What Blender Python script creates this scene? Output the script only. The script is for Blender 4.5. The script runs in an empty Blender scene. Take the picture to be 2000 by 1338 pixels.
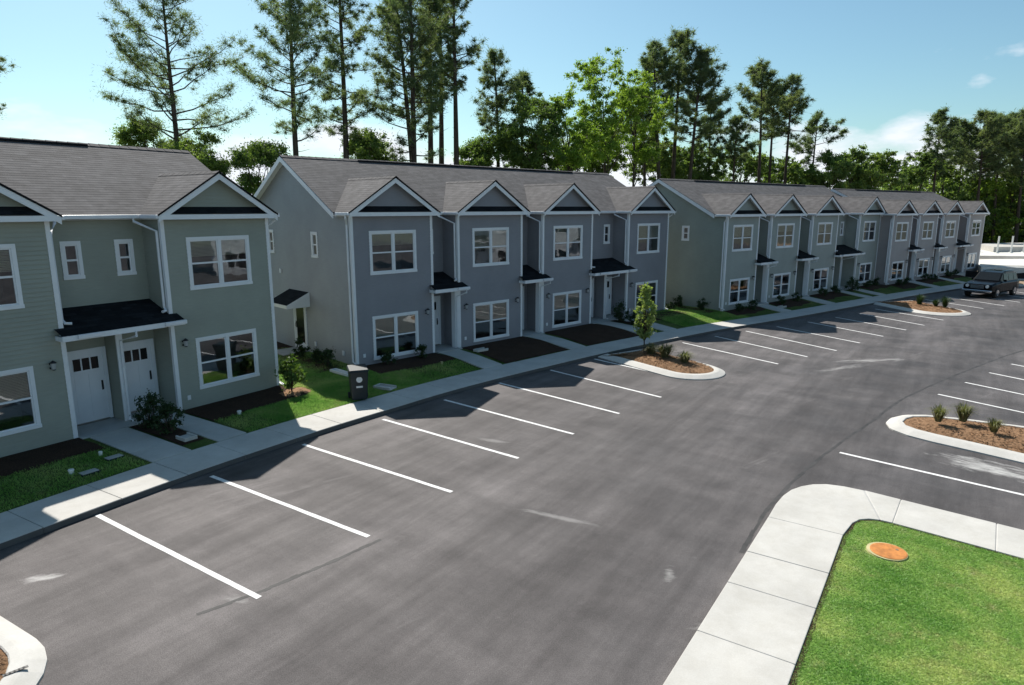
import bpy, math, random
import numpy as np
from mathutils import Vector, Matrix

R = math.radians
SC = bpy.context.scene
COL = SC.collection
random.seed(7)
RNG = np.random.default_rng(11)

# ------------------------------------------------------------------ camera, light, exposure
CAM_H = 6.2
cam_d = bpy.data.cameras.new('camera')
cam_d.sensor_fit = 'HORIZONTAL'
cam_d.sensor_width = 36.0
cam_d.lens = 36.0 * 1300 / 2000
cam_d.clip_end = 2000
cam_d.clip_start = 0.1
cam = bpy.data.objects.new('camera', cam_d)
cam.location = (0, 0, CAM_H)
cam.rotation_euler = (R(90) - math.atan((669 - 406) / 1300), 0, 0)
COL.objects.link(cam)
SC.camera = cam

SHADOW = Vector((0.398, -0.842, -1.0))          # where the sun's rays go
SUN_EL = math.atan2(1.0, math.hypot(SHADOW.x, SHADOW.y))
SUN_ROT = math.atan2(-SHADOW.x, -SHADOW.y)      # clockwise from +Y
sun_d = bpy.data.lights.new('sun', 'SUN')
sun_d.energy = 5.0
sun_d.angle = R(0.53)
sun_d.color = (1.0, 0.955, 0.89)
sun = bpy.data.objects.new('sun', sun_d)
sun.rotation_euler = SHADOW.to_track_quat('-Z', 'Y').to_euler()
sun.location = (0, 0, 40)
COL.objects.link(sun)

world = bpy.data.worlds.new('World')
SC.world = world
world.use_nodes = True
wn, wl = world.node_tree.nodes, world.node_tree.links
wn.clear()
sky = wn.new('ShaderNodeTexSky')
sky.sky_type = 'NISHITA'
sky.sun_disc = False
sky.sun_elevation = SUN_EL
sky.sun_rotation = SUN_ROT
sky.altitude = 50
sky.air_density = 1.0
sky.dust_density = 0.9
sky.ozone_density = 1.6
bg = wn.new('ShaderNodeBackground')
bg.inputs['Strength'].default_value = 0.095
wo = wn.new('ShaderNodeOutputWorld')
tc = wn.new('ShaderNodeTexCoord')
sep = wn.new('ShaderNodeSeparateXYZ')
wl.new(tc.outputs['Generated'], sep.inputs[0])
mp = wn.new('ShaderNodeMapping')
mp.inputs['Scale'].default_value = (1, 1, 2.6)
mp.inputs['Location'].default_value = (0.13, 0.42, 0.1)
wl.new(tc.outputs['Generated'], mp.inputs[0])
cn = wn.new('ShaderNodeTexNoise')
cn.inputs['Scale'].default_value = 5.0
cn.inputs['Detail'].default_value = 7
cn.inputs['Roughness'].default_value = 0.52
wl.new(mp.outputs[0], cn.inputs['Vector'])
band = wn.new('ShaderNodeValToRGB')            # clouds live in a band low over the horizon, all the way round
e = band.color_ramp.elements
e[0].position, e[0].color = 0.0, (1, 1, 1, 1)
e[1].position, e[1].color = 0.16, (0, 0, 0, 1)
k = band.color_ramp.elements.new(0.045); k.color = (.78, .78, .78, 1)
k = band.color_ramp.elements.new(0.10); k.color = (.42, .42, .42, 1)
wl.new(sep.outputs['Z'], band.inputs[0])
ad = wn.new('ShaderNodeMath'); ad.operation = 'MULTIPLY_ADD'; ad.inputs[1].default_value = 0.45
wl.new(band.outputs[0], ad.inputs[0]); wl.new(cn.outputs[0], ad.inputs[2])
cr = wn.new('ShaderNodeValToRGB')
cr.color_ramp.elements[0].position, cr.color_ramp.elements[1].position = 0.70, 0.82
wl.new(ad.outputs[0], cr.inputs[0])
ccol = wn.new('ShaderNodeRGB'); ccol.outputs[0].default_value = (7.6, 8.0, 8.6, 1)
mix = wn.new('ShaderNodeMix'); mix.data_type = 'RGBA'
tint = wn.new('ShaderNodeMix'); tint.data_type = 'RGBA'; tint.blend_type = 'MULTIPLY'; tint.inputs[0].default_value = 1; tint.inputs[7].default_value = (.76, .97, .93, 1)
wl.new(sky.outputs[0], tint.inputs[6])
wl.new(cr.outputs[0], mix.inputs[0]); wl.new(tint.outputs[2], mix.inputs[6]); wl.new(ccol.outputs[0], mix.inputs[7])
wl.new(mix.outputs[2], bg.inputs['Color']); wl.new(bg.outputs[0], wo.inputs[0])

SC.render.engine = 'CYCLES'
SC.cycles.use_denoising = True
SC.cycles.max_bounces = 6
SC.cycles.transparent_max_bounces = 12
SC.view_settings.view_transform = 'Standard'
SC.view_settings.look = 'None'
SC.view_settings.gamma = 1
SC.view_settings.use_curve_mapping = False
SC.view_settings.exposure = 0.42

# ------------------------------------------------------------------ materials
def nodes(name):
    m = bpy.data.materials.new(name); m.use_nodes = True
    n, l = m.node_tree.nodes, m.node_tree.links
    return m, n, l, n['Principled BSDF']

def add(n, kind, **kw):
    x = n.new(kind)
    for k_, v in kw.items():
        if k_ in x.inputs: x.inputs[k_].default_value = v
        else: setattr(x, k_, v)
    return x

def noise(n, l, scale, detail=5, rough=.55, vec=None, stretch=None, rot=0):
    x = add(n, 'ShaderNodeTexNoise', Scale=scale, Detail=detail, Roughness=rough)
    t = n.new('ShaderNodeTexCoord')
    src = vec or t.outputs['Object']
    if stretch:
        mp_ = n.new('ShaderNodeMapping')
        mp_.inputs['Rotation'].default_value = (0, 0, rot)
        l.new(src, mp_.inputs[0])
        m2 = n.new('ShaderNodeMapping'); m2.inputs['Scale'].default_value = stretch
        l.new(mp_.outputs[0], m2.inputs[0]); src = m2.outputs[0]
    l.new(src, x.inputs['Vector'])
    return x.outputs[0]

def ramp(n, l, src, stops):
    r = n.new('ShaderNodeValToRGB')
    el = r.color_ramp.elements
    while len(el) < len(stops): el.new(.5)
    for q, (p, c) in zip(el, stops):
        q.position = p; q.color = (*c, 1) if len(c) == 3 else c
    l.new(src, r.inputs[0])
    return r.outputs[0]

def mixc(n, l, fac, a, b, mode='MIX'):
    m = n.new('ShaderNodeMix'); m.data_type = 'RGBA'; m.blend_type = mode
    for sock, v in ((m.inputs[0], fac), (m.inputs[6], a), (m.inputs[7], b)):
        if hasattr(v, 'default_value'): l.new(v, sock)
        elif isinstance(v, tuple): sock.default_value = (*v, 1)
        else: sock.default_value = v
    return m.outputs[2]

def bump(n, l, b, h, strength=.3, dist=.02):
    x = add(n, 'ShaderNodeBump', Strength=strength, Distance=dist)
    l.new(h, x.inputs['Height']); l.new(x.outputs[0], b.inputs['Normal'])

def g3(v): return (v, v, v)

def simple(name, col, rough=.6, metal=0, spec=.5, var=.12, scale=3.0):
    m, n, l, b = nodes(name)
    c0 = tuple(x * (1 - var) for x in col); c1 = tuple(min(1, x * (1 + var)) for x in col)
    l.new(ramp(n, l, noise(n, l, scale), [(.3, c0), (.7, c1)]), b.inputs['Base Color'])
    b.inputs['Roughness'].default_value = rough
    b.inputs['Metallic'].default_value = metal
    b.inputs['Specular IOR Level'].default_value = spec
    return m

def siding(name, col):
    m, n, l, b = nodes(name)
    a = noise(n, l, .8, 4); s = noise(n, l, 5, 6, .6, stretch=(.6, .6, 9))
    c = ramp(n, l, a, [(.3, tuple(x * .92 for x in col)), (.7, tuple(x * 1.07 for x in col))])
    c = mixc(n, l, .25, c, ramp(n, l, s, [(.3, g3(.75)), (.7, g3(1.2))]), 'MULTIPLY')
    l.new(c, b.inputs['Base Color'])
    b.inputs['Roughness'].default_value = .55
    b.inputs['Specular IOR Level'].default_value = .35
    bump(n, l, b, s, .12, .004)
    return m

def shingle(name, cols, spec=.3):
    m, n, l, b = nodes(name)
    uv = n.new('ShaderNodeUVMap').outputs[0]
    br = add(n, 'ShaderNodeTexBrick', Scale=1.0, **{'Mortar Size': .004, 'Brick Width': .30, 'Row Height': .145, 'Bias': 0.0})
    br.inputs['Color1'].default_value = (0, 0, 0, 1); br.inputs['Color2'].default_value = (1, 1, 1, 1); br.inputs['Mortar'].default_value = (.2, .2, .2, 1)
    br.offset = .37; br.offset_frequency = 2
    l.new(uv, br.inputs['Vector'])
    big = noise(n, l, .55, 4, .6, vec=uv); mid = noise(n, l, 2.6, 4, .6, vec=uv); fine = noise(n, l, 70, 3, .7, vec=uv)
    c = ramp(n, l, br.outputs[0], [(0, cols[0]), (.5, cols[1]), (1, cols[2])])
    c = mixc(n, l, .6, c, ramp(n, l, mid, [(.34, g3(.72)), (.66, g3(1.28))]), 'MULTIPLY')
    c = mixc(n, l, .5, c, ramp(n, l, big, [(.3, g3(.75)), (.7, g3(1.25))]), 'MULTIPLY')
    c = mixc(n, l, .6, c, ramp(n, l, fine, [(.3, g3(.7)), (.7, g3(1.3))]), 'MULTIPLY')
    l.new(c, b.inputs['Base Color'])
    b.inputs['Roughness'].default_value = .9
    b.inputs['Specular IOR Level'].default_value = spec
    bump(n, l, b, fine, .4, .01)
    return m

def concrete(name, col=(.52, .50, .46)):
    m, n, l, b = nodes(name)
    a = noise(n, l, .9, 6, .6); f = noise(n, l, 45, 4, .7); st = noise(n, l, 3.2, 7, .7)
    c = ramp(n, l, a, [(.28, tuple(x * .86 for x in col)), (.72, tuple(x * 1.08 for x in col))])
    c = mixc(n, l, .45, c, ramp(n, l, st, [(.3, (.80, .78, .74)), (.6, g3(1.0))]), 'MULTIPLY')
    c = mixc(n, l, .35, c, ramp(n, l, f, [(.3, g3(.8)), (.7, g3(1.15))]), 'MULTIPLY')
    l.new(c, b.inputs['Base Color']); b.inputs['Roughness'].default_value = .85
    b.inputs['Specular IOR Level'].default_value = .3
    bump(n, l, b, f, .25, .006)
    return m

def asphalt_mat():
    m, n, l, b = nodes('asphalt')
    t = n.new('ShaderNodeTexCoord').outputs['Object']
    rot = R(-50)
    swept = noise(n, l, .30, 5, .6, stretch=(.16, 1.0, 1), rot=rot)          # tyre-swept bands along the drive
    streak = noise(n, l, 1.5, 6, .7, stretch=(.10, 1.0, 1), rot=R(-56))
    cross = noise(n, l, .9, 6, .65, stretch=(.22, 1.0, 1), rot=R(38))
    blot = noise(n, l, .45, 7, .62)
    patch = noise(n, l, 1.7, 6, .7)
    fine = noise(n, l, 60, 3, .8)
    grit = noise(n, l, 14, 5, .75)
    c = ramp(n, l, swept, [(.38, (.050, .0470, .0465)), (.5, (.062, .0580, .0575)), (.62, (.080, .0745, .0740))])
    c = mixc(n, l, .42, c, ramp(n, l, blot, [(.38, g3(.62)), (.62, (1.40, 1.36, 1.34))]), 'MULTIPLY')
    med = noise(n, l, 1.15, 6, .68)
    c = mixc(n, l, .36, c, ramp(n, l, med, [(.36, g3(.66)), (.64, (1.36, 1.33, 1.31))]), 'MULTIPLY')
    c = mixc(n, l, .6, c, ramp(n, l, streak, [(.36, g3(.66)), (.64, g3(1.36))]), 'MULTIPLY')
    c = mixc(n, l, .55, c, ramp(n, l, cross, [(.38, g3(.78)), (.62, g3(1.22))]), 'MULTIPLY')
    c = mixc(n, l, .9, c, ramp(n, l, fine, [(.34, g3(.55)), (.66, g3(1.5))]), 'MULTIPLY')
    c = mixc(n, l, .4, c, ramp(n, l, grit, [(.3, g3(.75)), (.7, g3(1.25))]), 'MULTIPLY')
    bw = n.new('ShaderNodeRGBToBW'); l.new(c, bw.inputs[0])
    hair = noise(n, l, 3.1, 3, .5, stretch=(.05, 1.0, 1), rot=R(-38))            # thin pale drag marks
    c = mixc(n, l, mixc(n, l, 1.0, ramp(n, l, hair, [(.62, g3(0)), (.70, g3(1))]), ramp(n, l, blot, [(.5, g3(0)), (.6, g3(.35))]), 'MULTIPLY'), c, (.165, .155, .15))
    dark = noise(n, l, .8, 4, .6, stretch=(.12, 1.0, 1), rot=R(-66))
    c = mixc(n, l, ramp(n, l, dark, [(.60, g3(0)), (.70, g3(.5))]), c, (.036, .034, .034))
    scuff = ramp(n, l, patch, [(.655, g3(0)), (.74, g3(1))])
    c = mixc(n, l, mixc(n, l, 1.0, scuff, g3(.30), 'MULTIPLY'), c, (.17, .16, .155))
    # chalky concrete-washout stains, each where it lies
    for (x, y, rx, ry, an, amt, sd) in ((11.7, 15.2, 1.25, .50, -48, .95, 0), (14.9, 26.9, 1.5, .28, 10, .6, 3), (-8.0, 10.35, .35, .16, 20, .8, 5), (2.72, 10.5, .10, .28, -15, .42, 9),
                                        (-4.45, 9.75, .3, .10, -20, .35, 4), (3.0, 9.0, .35, .12, 5, .5, 8), (13.0, 25.6, 1.6, .22, 25, .4, 12), (-.5, 17.2, .5, .12, -20, .25, 2), (1.0, 12.6, .8, .1, -25, .3, 6)):
        mp_ = n.new('ShaderNodeMapping'); mp_.vector_type = 'TEXTURE'
        mp_.inputs['Location'].default_value = (x, y, 0); mp_.inputs['Rotation'].default_value = (0, 0, R(an)); mp_.inputs['Scale'].default_value = (rx, ry, 1)
        l.new(t, mp_.inputs[0])
        ln = n.new('ShaderNodeVectorMath'); ln.operation = 'LENGTH'; l.new(mp_.outputs[0], ln.inputs[0])
        nz = noise(n, l, 2.3, 7, .75, stretch=(.5, 1.6, 1), rot=R(-an))
        s = n.new('ShaderNodeMath'); s.operation = 'MULTIPLY_ADD'; s.inputs[1].default_value = 5.0; l.new(nz, s.inputs[0])
        l.new(ln.outputs['Value'], s.inputs[2])
        mr = add(n, 'ShaderNodeMapRange'); mr.inputs[1].default_value = 2.45; mr.inputs[2].default_value = 3.5; mr.inputs[3].default_value = amt; mr.inputs[4].default_value = 0
        l.new(s.outputs[0], mr.inputs[0])
        c = mixc(n, l, mr.outputs[0], c, (.44, .43, .41))
    l.new(c, b.inputs['Base Color'])
    rr = n.new('ShaderNodeMapRange'); rr.inputs[1].default_value = .35; rr.inputs[2].default_value = .65; rr.inputs[3].default_value = .68; rr.inputs[4].default_value = .78
    l.new(blot, rr.inputs[0]); l.new(rr.outputs[0], b.inputs['Roughness'])
    sm = n.new('ShaderNodeMapRange'); sm.inputs[1].default_value = .025; sm.inputs[2].default_value = .11; sm.inputs[3].default_value = .34; sm.inputs[4].default_value = .80
    l.new(bw.outputs[0], sm.inputs[0]); l.new(sm.outputs[0], b.inputs['Specular IOR Level'])
    b.inputs['Specular Tint'].default_value = (1.0, .915, .905, 1)
    bump(n, l, b, fine, .5, .012)
    return m

def lawn_mat(name='lawn', k=1.0):
    m, n, l, b = nodes(name)
    a = noise(n, l, .7, 5, .6); f = noise(n, l, 26, 5, .75); d = noise(n, l, 2.6, 6, .65)
    c = ramp(n, l, a, [(.36, (.055 * k, .098 * k, .020 * k)), (.5, (.080 * k, .122 * k, .030 * k)), (.64, (.125 * k, .150 * k, .044 * k))])
    c = mixc(n, l, ramp(n, l, d, [(.52, g3(0)), (.72, g3(.75))]), c, (.15 * k, .14 * k, .06 * k))
    c = mixc(n, l, .75, c, ramp(n, l, f, [(.28, g3(.4)), (.72, g3(1.6))]), 'MULTIPLY')
    l.new(c, b.inputs['Base Color']); b.inputs['Roughness'].default_value = .9; b.inputs['Specular IOR Level'].default_value = .1
    bump(n, l, b, f, .8, .05)
    return m

def blade_mat():
    m, n, l, b = nodes('grass_blades')
    a = noise(n, l, .7, 5, .6); d = noise(n, l, 2.6, 6, .65); f = noise(n, l, 30, 2)
    c = ramp(n, l, a, [(.36, (.17, .36, .06)), (.5, (.28, .46, .10)), (.64, (.46, .56, .17))])
    c = mixc(n, l, ramp(n, l, d, [(.54, g3(0)), (.74, g3(.55))]), c, (.40, .37, .17))
    c = mixc(n, l, .6, c, ramp(n, l, f, [(.3, g3(.6)), (.7, g3(1.4))]), 'MULTIPLY')
    l.new(c, b.inputs['Base Color']); b.inputs['Roughness'].default_value = .5; b.inputs['Specular IOR Level'].default_value = .4
    tr = n.new('ShaderNodeBsdfTranslucent'); l.new(c, tr.inputs[0])
    mx = n.new('ShaderNodeMixShader'); mx.inputs[0].default_value = .5
    l.new(b.outputs[0], mx.inputs[1]); l.new(tr.outputs[0], mx.inputs[2]); l.new(mx.outputs[0], n['Material Output'].inputs[0])
    return m

def leaf_mat(name, dark, light, trans=.35):
    m, n, l, b = nodes(name)
    oi = n.new('ShaderNodeObjectInfo')
    a = noise(n, l, 1.1, 3); f = noise(n, l, 9, 2)
    c = ramp(n, l, a, [(.3, dark), (.72, light)])
    c = mixc(n, l, .5, c, ramp(n, l, f, [(.3, g3(.6)), (.7, g3(1.4))]), 'MULTIPLY')
    c = mixc(n, l, .35, c, ramp(n, l, oi.outputs['Random'], [(0, (.75, .85, .8)), (1, (1.2, 1.1, .95))]), 'MULTIPLY')
    l.new(c, b.inputs['Base Color']); b.inputs['Roughness'].default_value = .55; b.inputs['Specular IOR Level'].default_value = .3
    tr = n.new('ShaderNodeBsdfTranslucent'); l.new(mixc(n, l, 1.0, c, (1.25, 1.35, .6), 'MULTIPLY'), tr.inputs[0])
    mx = n.new('ShaderNodeMixShader'); mx.inputs[0].default_value = trans
    l.new(b.outputs[0], mx.inputs[1]); l.new(tr.outputs[0], mx.inputs[2]); l.new(mx.outputs[0], n['Material Output'].inputs[0])
    return m

def bark_mat():
    m, n, l, b = nodes('bark')
    a = noise(n, l, 5, 6, .7, stretch=(1, 1, .25))
    l.new(ramp(n, l, a, [(.3, (.035, .026, .020)), (.7, (.115, .088, .070))]), b.inputs['Base Color'])
    b.inputs['Roughness'].default_value = .95; b.inputs['Specular IOR Level'].default_value = .15
    bump(n, l, b, a, .7, .04)
    return m

def glass_mat():
    m, n, l, b = nodes('window_glass')
    n.remove(b)
    gl = n.new('ShaderNodeBsdfGlossy'); gl.inputs['Roughness'].default_value = .02; gl.inputs['Color'].default_value = (.95, .97, 1, 1)
    tp = n.new('ShaderNodeBsdfTransparent'); tp.inputs[0].default_value = (.78, .82, .81, 1)
    fr = n.new('ShaderNodeFresnel'); fr.inputs['IOR'].default_value = 2.5
    w = noise(n, l, 1.4, 2)
    bp = add(n, 'ShaderNodeBump', Strength=.05, Distance=.05); l.new(w, bp.inputs['Height']); l.new(bp.outputs[0], gl.inputs['Normal'])
    mx = n.new('ShaderNodeMixShader')
    l.new(fr.outputs[0], mx.inputs[0]); l.new(tp.outputs[0], mx.inputs[1]); l.new(gl.outputs[0], mx.inputs[2])
    l.new(mx.outputs[0], n['Material Output'].inputs[0])
    return m

def mulch_mat(name, lo, mid, hi):
    m, n, l, b = nodes(name)
    a = noise(n, l, 1.6, 5, .65); f = noise(n, l, 30, 5, .8, stretch=(.5, 1.4, 1), rot=.6)
    c = ramp(n, l, f, [(.25, lo), (.5, mid), (.75, hi)])
    c = mixc(n, l, .5, c, ramp(n, l, a, [(.3, g3(.7)), (.7, g3(1.3))]), 'MULTIPLY')
    l.new(c, b.inputs['Base Color']); b.inputs['Roughness'].default_value = .95; b.inputs['Specular IOR Level'].default_value = .1
    bump(n, l, b, f, 1.0, .05)
    return m

def paint_mat():
    m, n, l, b = nodes('white_road_paint')
    a = noise(n, l, 9, 6, .7); f = noise(n, l, 70, 3, .8)
    c = ramp(n, l, a, [(.30, (.50, .49, .47)), (.5, (.70, .69, .67)), (.7, (.78, .77, .75))])
    c = mixc(n, l, ramp(n, l, f, [(.60, g3(0)), (.72, g3(.75))]), c, (.10, .095, .09))
    l.new(c, b.inputs['Base Color']); b.inputs['Roughness'].default_value = .75; b.inputs['Specular IOR Level'].default_value = .3
    return m

M = dict(
    sage=siding('sage_green_siding', (.30, .315, .265)),
    slate=siding('slate_grey_siding', (.245, .242, .258)),
    green=siding('grey_green_siding', (.30, .32, .29)),
    greenend=siding('deep_green_grey_siding', (.29, .315, .275)),
    cream=siding('cream_siding', (.56, .57, .58)),
    taupe=siding('taupe_siding', (.33, .295, .285)),
    endwall=siding('olive_grey_siding', (.315, .322, .322)),
    white=simple('white_trim', (.74, .75, .76), .45, var=.04),
    gutter=simple('white_gutter_metal', (.70, .71, .73), .35, var=.05),
    roof=shingle('weathered_shingles', [(.080, .075, .075), (.095, .089, .089), (.113, .106, .106)]),
    black_roof=shingle('charcoal_shingles', [(.010, .011, .013), (.015, .016, .018), (.022, .023, .026)], .1),
    asphalt=asphalt_mat(), concrete=concrete('pale_concrete'), kerbface=concrete('shaded_kerb_face', (.115, .11, .105)), kerb=concrete('kerb_concrete', (.55, .53, .49)),  # kerbface: concrete darkened to stand for shade on the kerb front
    step=concrete('stoop_concrete', (.44, .43, .41)),
    paint=paint_mat(),
    seam=simple('asphalt_seam', (.038, .036, .035), .72, spec=.4, var=.5, scale=3),
    lawn=lawn_mat(), turf=lawn_mat('corner_turf', 3.0), blades=blade_mat(), bark=bark_mat(), glass=glass_mat(),  # turf: brighter copy of the lawn, sunlight put into its colour
    field=mulch_mat('rough_field', (.085, .092, .072), (.12, .125, .102), (.155, .155, .132)),
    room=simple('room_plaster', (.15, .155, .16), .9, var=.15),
    blind=simple('window_blind', (.72, .70, .62), .8, var=.06),
    door=simple('white_door_paint', (.72, .74, .77), .4, var=.03),
    black=simple('black_metal', (.012, .012, .014), .4, var=.2),
    brass=simple('satin_nickel', (.35, .33, .30), .3, metal=1),
    lampglass=simple('lamp_glass', (.35, .36, .36), .2, var=.05),
    pvc=simple('white_pvc', (.72, .72, .68), .4, var=.05),
    dmulch=mulch_mat('dark_bark_mulch', (.022, .013, .009), (.060, .036, .024), (.115, .072, .048)),
    straw=mulch_mat('orange_pine_straw', (.17, .092, .048), (.33, .195, .110), (.46, .300, .185)),
    pine=leaf_mat('pine_needles', (.095, .140, .090), (.190, .220, .110), .54),
    broad=leaf_mat('spring_leaves', (.16, .25, .045), (.29, .39, .085), .55),
    oak=leaf_mat('oak_leaves', (.095, .155, .048), (.190, .250, .080), .52),
    wood_leaf=leaf_mat('far_wood_leaves', (.13, .20, .07), (.24, .31, .12), .54),
    shrub=leaf_mat('shrub_leaves', (.018, .040, .014), (.050, .085, .030), .25),
    lime=leaf_mat('young_leaves', (.075, .130, .028), (.140, .205, .055), .40),
    sapling=leaf_mat('sapling_leaves', (.19, .26, .09), (.33, .40, .16), .5),
    tuft=leaf_mat('ornamental_grass', (.110, .120, .060), (.230, .225, .130), .35),
    bin=simple('dark_green_plastic', (.007, .013, .015), .55, var=.15),
    sticker=simple('white_print', (.62, .63, .62), .6, var=.05),
    rust=simple('rust_orange_lid', (.46, .175, .040), .85, var=.3, scale=9),
    lidrim=simple('pale_lid_rim', (.46, .40, .20), .8, var=.2),
    carpaint=simple('black_car_paint', (.003, .003, .004), .22, spec=.16, var=.1),
    carglass=simple('dark_car_glass', (.008, .009, .010), .12, spec=.35, var=.1),
    tyre=simple('tyre_rubber', (.015, .015, .015), .85, var=.2),
    chrome=simple('chrome', (.75, .75, .76), .15, metal=1, var=.03),
    lens=simple('headlight_lens', (.80, .80, .78), .15, var=.03),
    red=simple('tail_light_lens', (.25, .012, .010), .2),
    slab=concrete('bright_new_concrete', (.70, .68, .63)),
    fabric=simple('black_silt_fabric', (.012, .012, .012), .9, var=.4),
    wood=simple('weathered_stake', (.20, .15, .10), .9, var=.2),
    dirt=mulch_mat('sandy_dirt', (.22, .15, .10), (.34, .25, .17), (.44, .34, .25)),
)

# ------------------------------------------------------------------ mesh builder and object helpers
class MB:
    def __init__(self): self.v = []; self.f = []; self.uv = {}
    def face(self, pts, uv=None):
        i = len(self.v); self.v += [tuple(p) for p in pts]
        if uv: self.uv[len(self.f)] = uv
        self.f.append(tuple(range(i, i + len(pts))))
    def hexa(self, b, t):                       # bottom and top quads, same order (counter-clockwise from above)
        i = len(self.v); self.v += [tuple(p) for p in b] + [tuple(p) for p in t]
        self.f += [(i + 3, i + 2, i + 1, i), (i + 4, i + 5, i + 6, i + 7)] + [(i + q, i + (q + 1) % 4, i + 4 + (q + 1) % 4, i + 4 + q) for q in range(4)]
        return self
    def box(self, x0, x1, y0, y1, z0, z1):
        return self.hexa([(x0, y0, z0), (x1, y0, z0), (x1, y1, z0), (x0, y1, z0)], [(x0, y0, z1), (x1, y0, z1), (x1, y1, z1), (x0, y1, z1)])
    def tube(self, pts, rad, n=8, cap=True):
        pts = [Vector(p) for p in pts]
        rads = rad if isinstance(rad, (list, tuple)) else [rad] * len(pts)
        base = len(self.v); up = Vector((0, 0, 1))
        for i, p in enumerate(pts):
            d = (pts[min(i + 1, len(pts) - 1)] - pts[max(i - 1, 0)]).normalized()
            a = d.cross(up if abs(d.z) < .95 else Vector((1, 0, 0))).normalized(); b_ = d.cross(a)
            for q in range(n):
                an = 2 * math.pi * q / n
                self.v.append(tuple(p + (a * math.cos(an) + b_ * math.sin(an)) * rads[i]))
        for i in range(len(pts) - 1):
            for q in range(n):
                r = (q + 1) % n
                self.f.append((base + i * n + q, base + i * n + r, base + (i + 1) * n + r, base + (i + 1) * n + q))
        if cap:
            self.f.append(tuple(base + q for q in range(n))[::-1]); self.f.append(tuple(base + (len(pts) - 1) * n + q for q in range(n)))
        return self
    def prism(self, poly, z0, z1, bottom=True):
        n = len(poly); i = len(self.v)
        self.v += [(p[0], p[1], z0) for p in poly] + [(p[0], p[1], z1) for p in poly]
        if bottom: self.f.append(tuple(i + q for q in range(n))[::-1])
        self.f.append(tuple(i + n + q for q in range(n)))
        self.f += [(i + q, i + (q + 1) % n, i + n + (q + 1) % n, i + n + q) for q in range(n)]
        return self
    def mesh(self, name, mat, smooth=False):
        me = bpy.data.meshes.new(name); me.from_pydata(self.v, [], self.f)
        if self.uv:
            lay = me.uv_layers.new(name='UVMap')
            for p in me.polygons:
                u = self.uv.get(p.index)
                if u:
                    for li, c in zip(p.loop_indices, u): lay.data[li].uv = c
        for m in (mat if isinstance(mat, (list, tuple)) else [mat]): me.materials.append(m)
        if smooth:
            for p in me.polygons: p.use_smooth = True
        me.update(); return me
    def build(self, name, mat, parent=None, smooth=False, bevel=0):
        return link(name, self.mesh(name, mat, smooth), parent, bevel)

def link(name, data, parent=None, bevel=0, loc=None, rotz=0):
    o = bpy.data.objects.new(name, data); COL.objects.link(o); o.parent = parent
    if loc: o.location = loc
    if rotz: o.rotation_euler = (0, 0, rotz)
    if bevel:
        b = o.modifiers.new('bevel', 'BEVEL'); b.width = bevel; b.segments = 2; b.limit_method = 'ANGLE'
    return o

def tag(o, label=None, cat=None, group=None, kind=None):
    for k_, v in (('label', label), ('category', cat), ('group', group), ('kind', kind)):
        if v: o[k_] = v
    return o

def thing(name, label, cat, loc=(0, 0, 0), rotz=0, group=None):
    o = bpy.data.objects.new(name, None); COL.objects.link(o); o.empty_display_size = .3
    o.location = loc; o.rotation_euler = (0, 0, rotz)
    return tag(o, label, cat, group)

def copy_tree(o, parent=None):
    c = o.copy(); COL.objects.link(c); c.parent = parent
    for ch in list(o.children): copy_tree(ch, c)
    return c

def fast_mesh(name, verts, tris, mat, nper=3):
    me = bpy.data.meshes.new(name)
    nv, nf = len(verts), len(tris)
    me.vertices.add(nv); me.vertices.foreach_set('co', np.asarray(verts, dtype=np.float32).ravel())
    me.loops.add(nf * nper); me.loops.foreach_set('vertex_index', np.asarray(tris, dtype=np.int32).ravel())
    me.polygons.add(nf); me.polygons.foreach_set('loop_start', np.arange(0, nf * nper, nper, dtype=np.int32))
    me.materials.append(mat); me.update(calc_edges=True); return me

# ------------------------------------------------------------------ the kerb curve that everything follows
KP = [(-22.5, -10.5), (-16.5, -.6), (-13.2, 5.0), (-9.5, 11.25), (-8.5, 12.95), (-7.3, 14.9), (-5.6, 17.35), (-3.85, 19.6), (-1.2, 22.75), (4.0, 27.85), (9.9, 32.85), (13.0, 35.15), (16.4, 37.6), (22.0, 41.9), (28.3, 46.75), (32.8, 49.9), (38.5, 53.8), (41.0, 55.4)]
def catmull(P, n=8):
    P = [np.array(p, float) for p in P]; P = [2 * P[0] - P[1]] + P + [2 * P[-1] - P[-2]]; out = []
    for i in range(1, len(P) - 2):
        a, b, c, d = P[i - 1:i + 3]
        for j in range(n):
            t = j / n
            out.append(.5 * (2 * b + (c - a) * t + (2 * a - 5 * b + 4 * c - d) * t * t + (3 * b - a - 3 * c + d) * t ** 3))
    out.append(P[-2]); return np.array(out)
KC = catmull(KP, 24)
for _ in range(14): KC[1:-1] = .5 * KC[1:-1] + .25 * (KC[:-2] + KC[2:])
seg = np.hypot(*np.diff(KC, axis=0).T); ARC = np.concatenate([[0], np.cumsum(seg)])
def kpt(s): return np.array([np.interp(s, ARC, KC[:, 0]), np.interp(s, ARC, KC[:, 1])])
def kn(s):
    d = kpt(s + .4) - kpt(s - .4); d /= np.hypot(*d); return np.array([-d[1], d[0]])
def koff(s, o): return kpt(s) + kn(s) * o
def project(p):
    p = np.asarray(p, float); i = np.argmin(((KC - p) ** 2).sum(1)); s = ARC[i]
    for _ in range(3):
        n_ = kn(s); t_ = np.array([n_[1], -n_[0]]); s += (p - kpt(s)) @ t_
    return s, (p - kpt(s)) @ kn(s)
WALK = 1.42
WZ = .13

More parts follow.
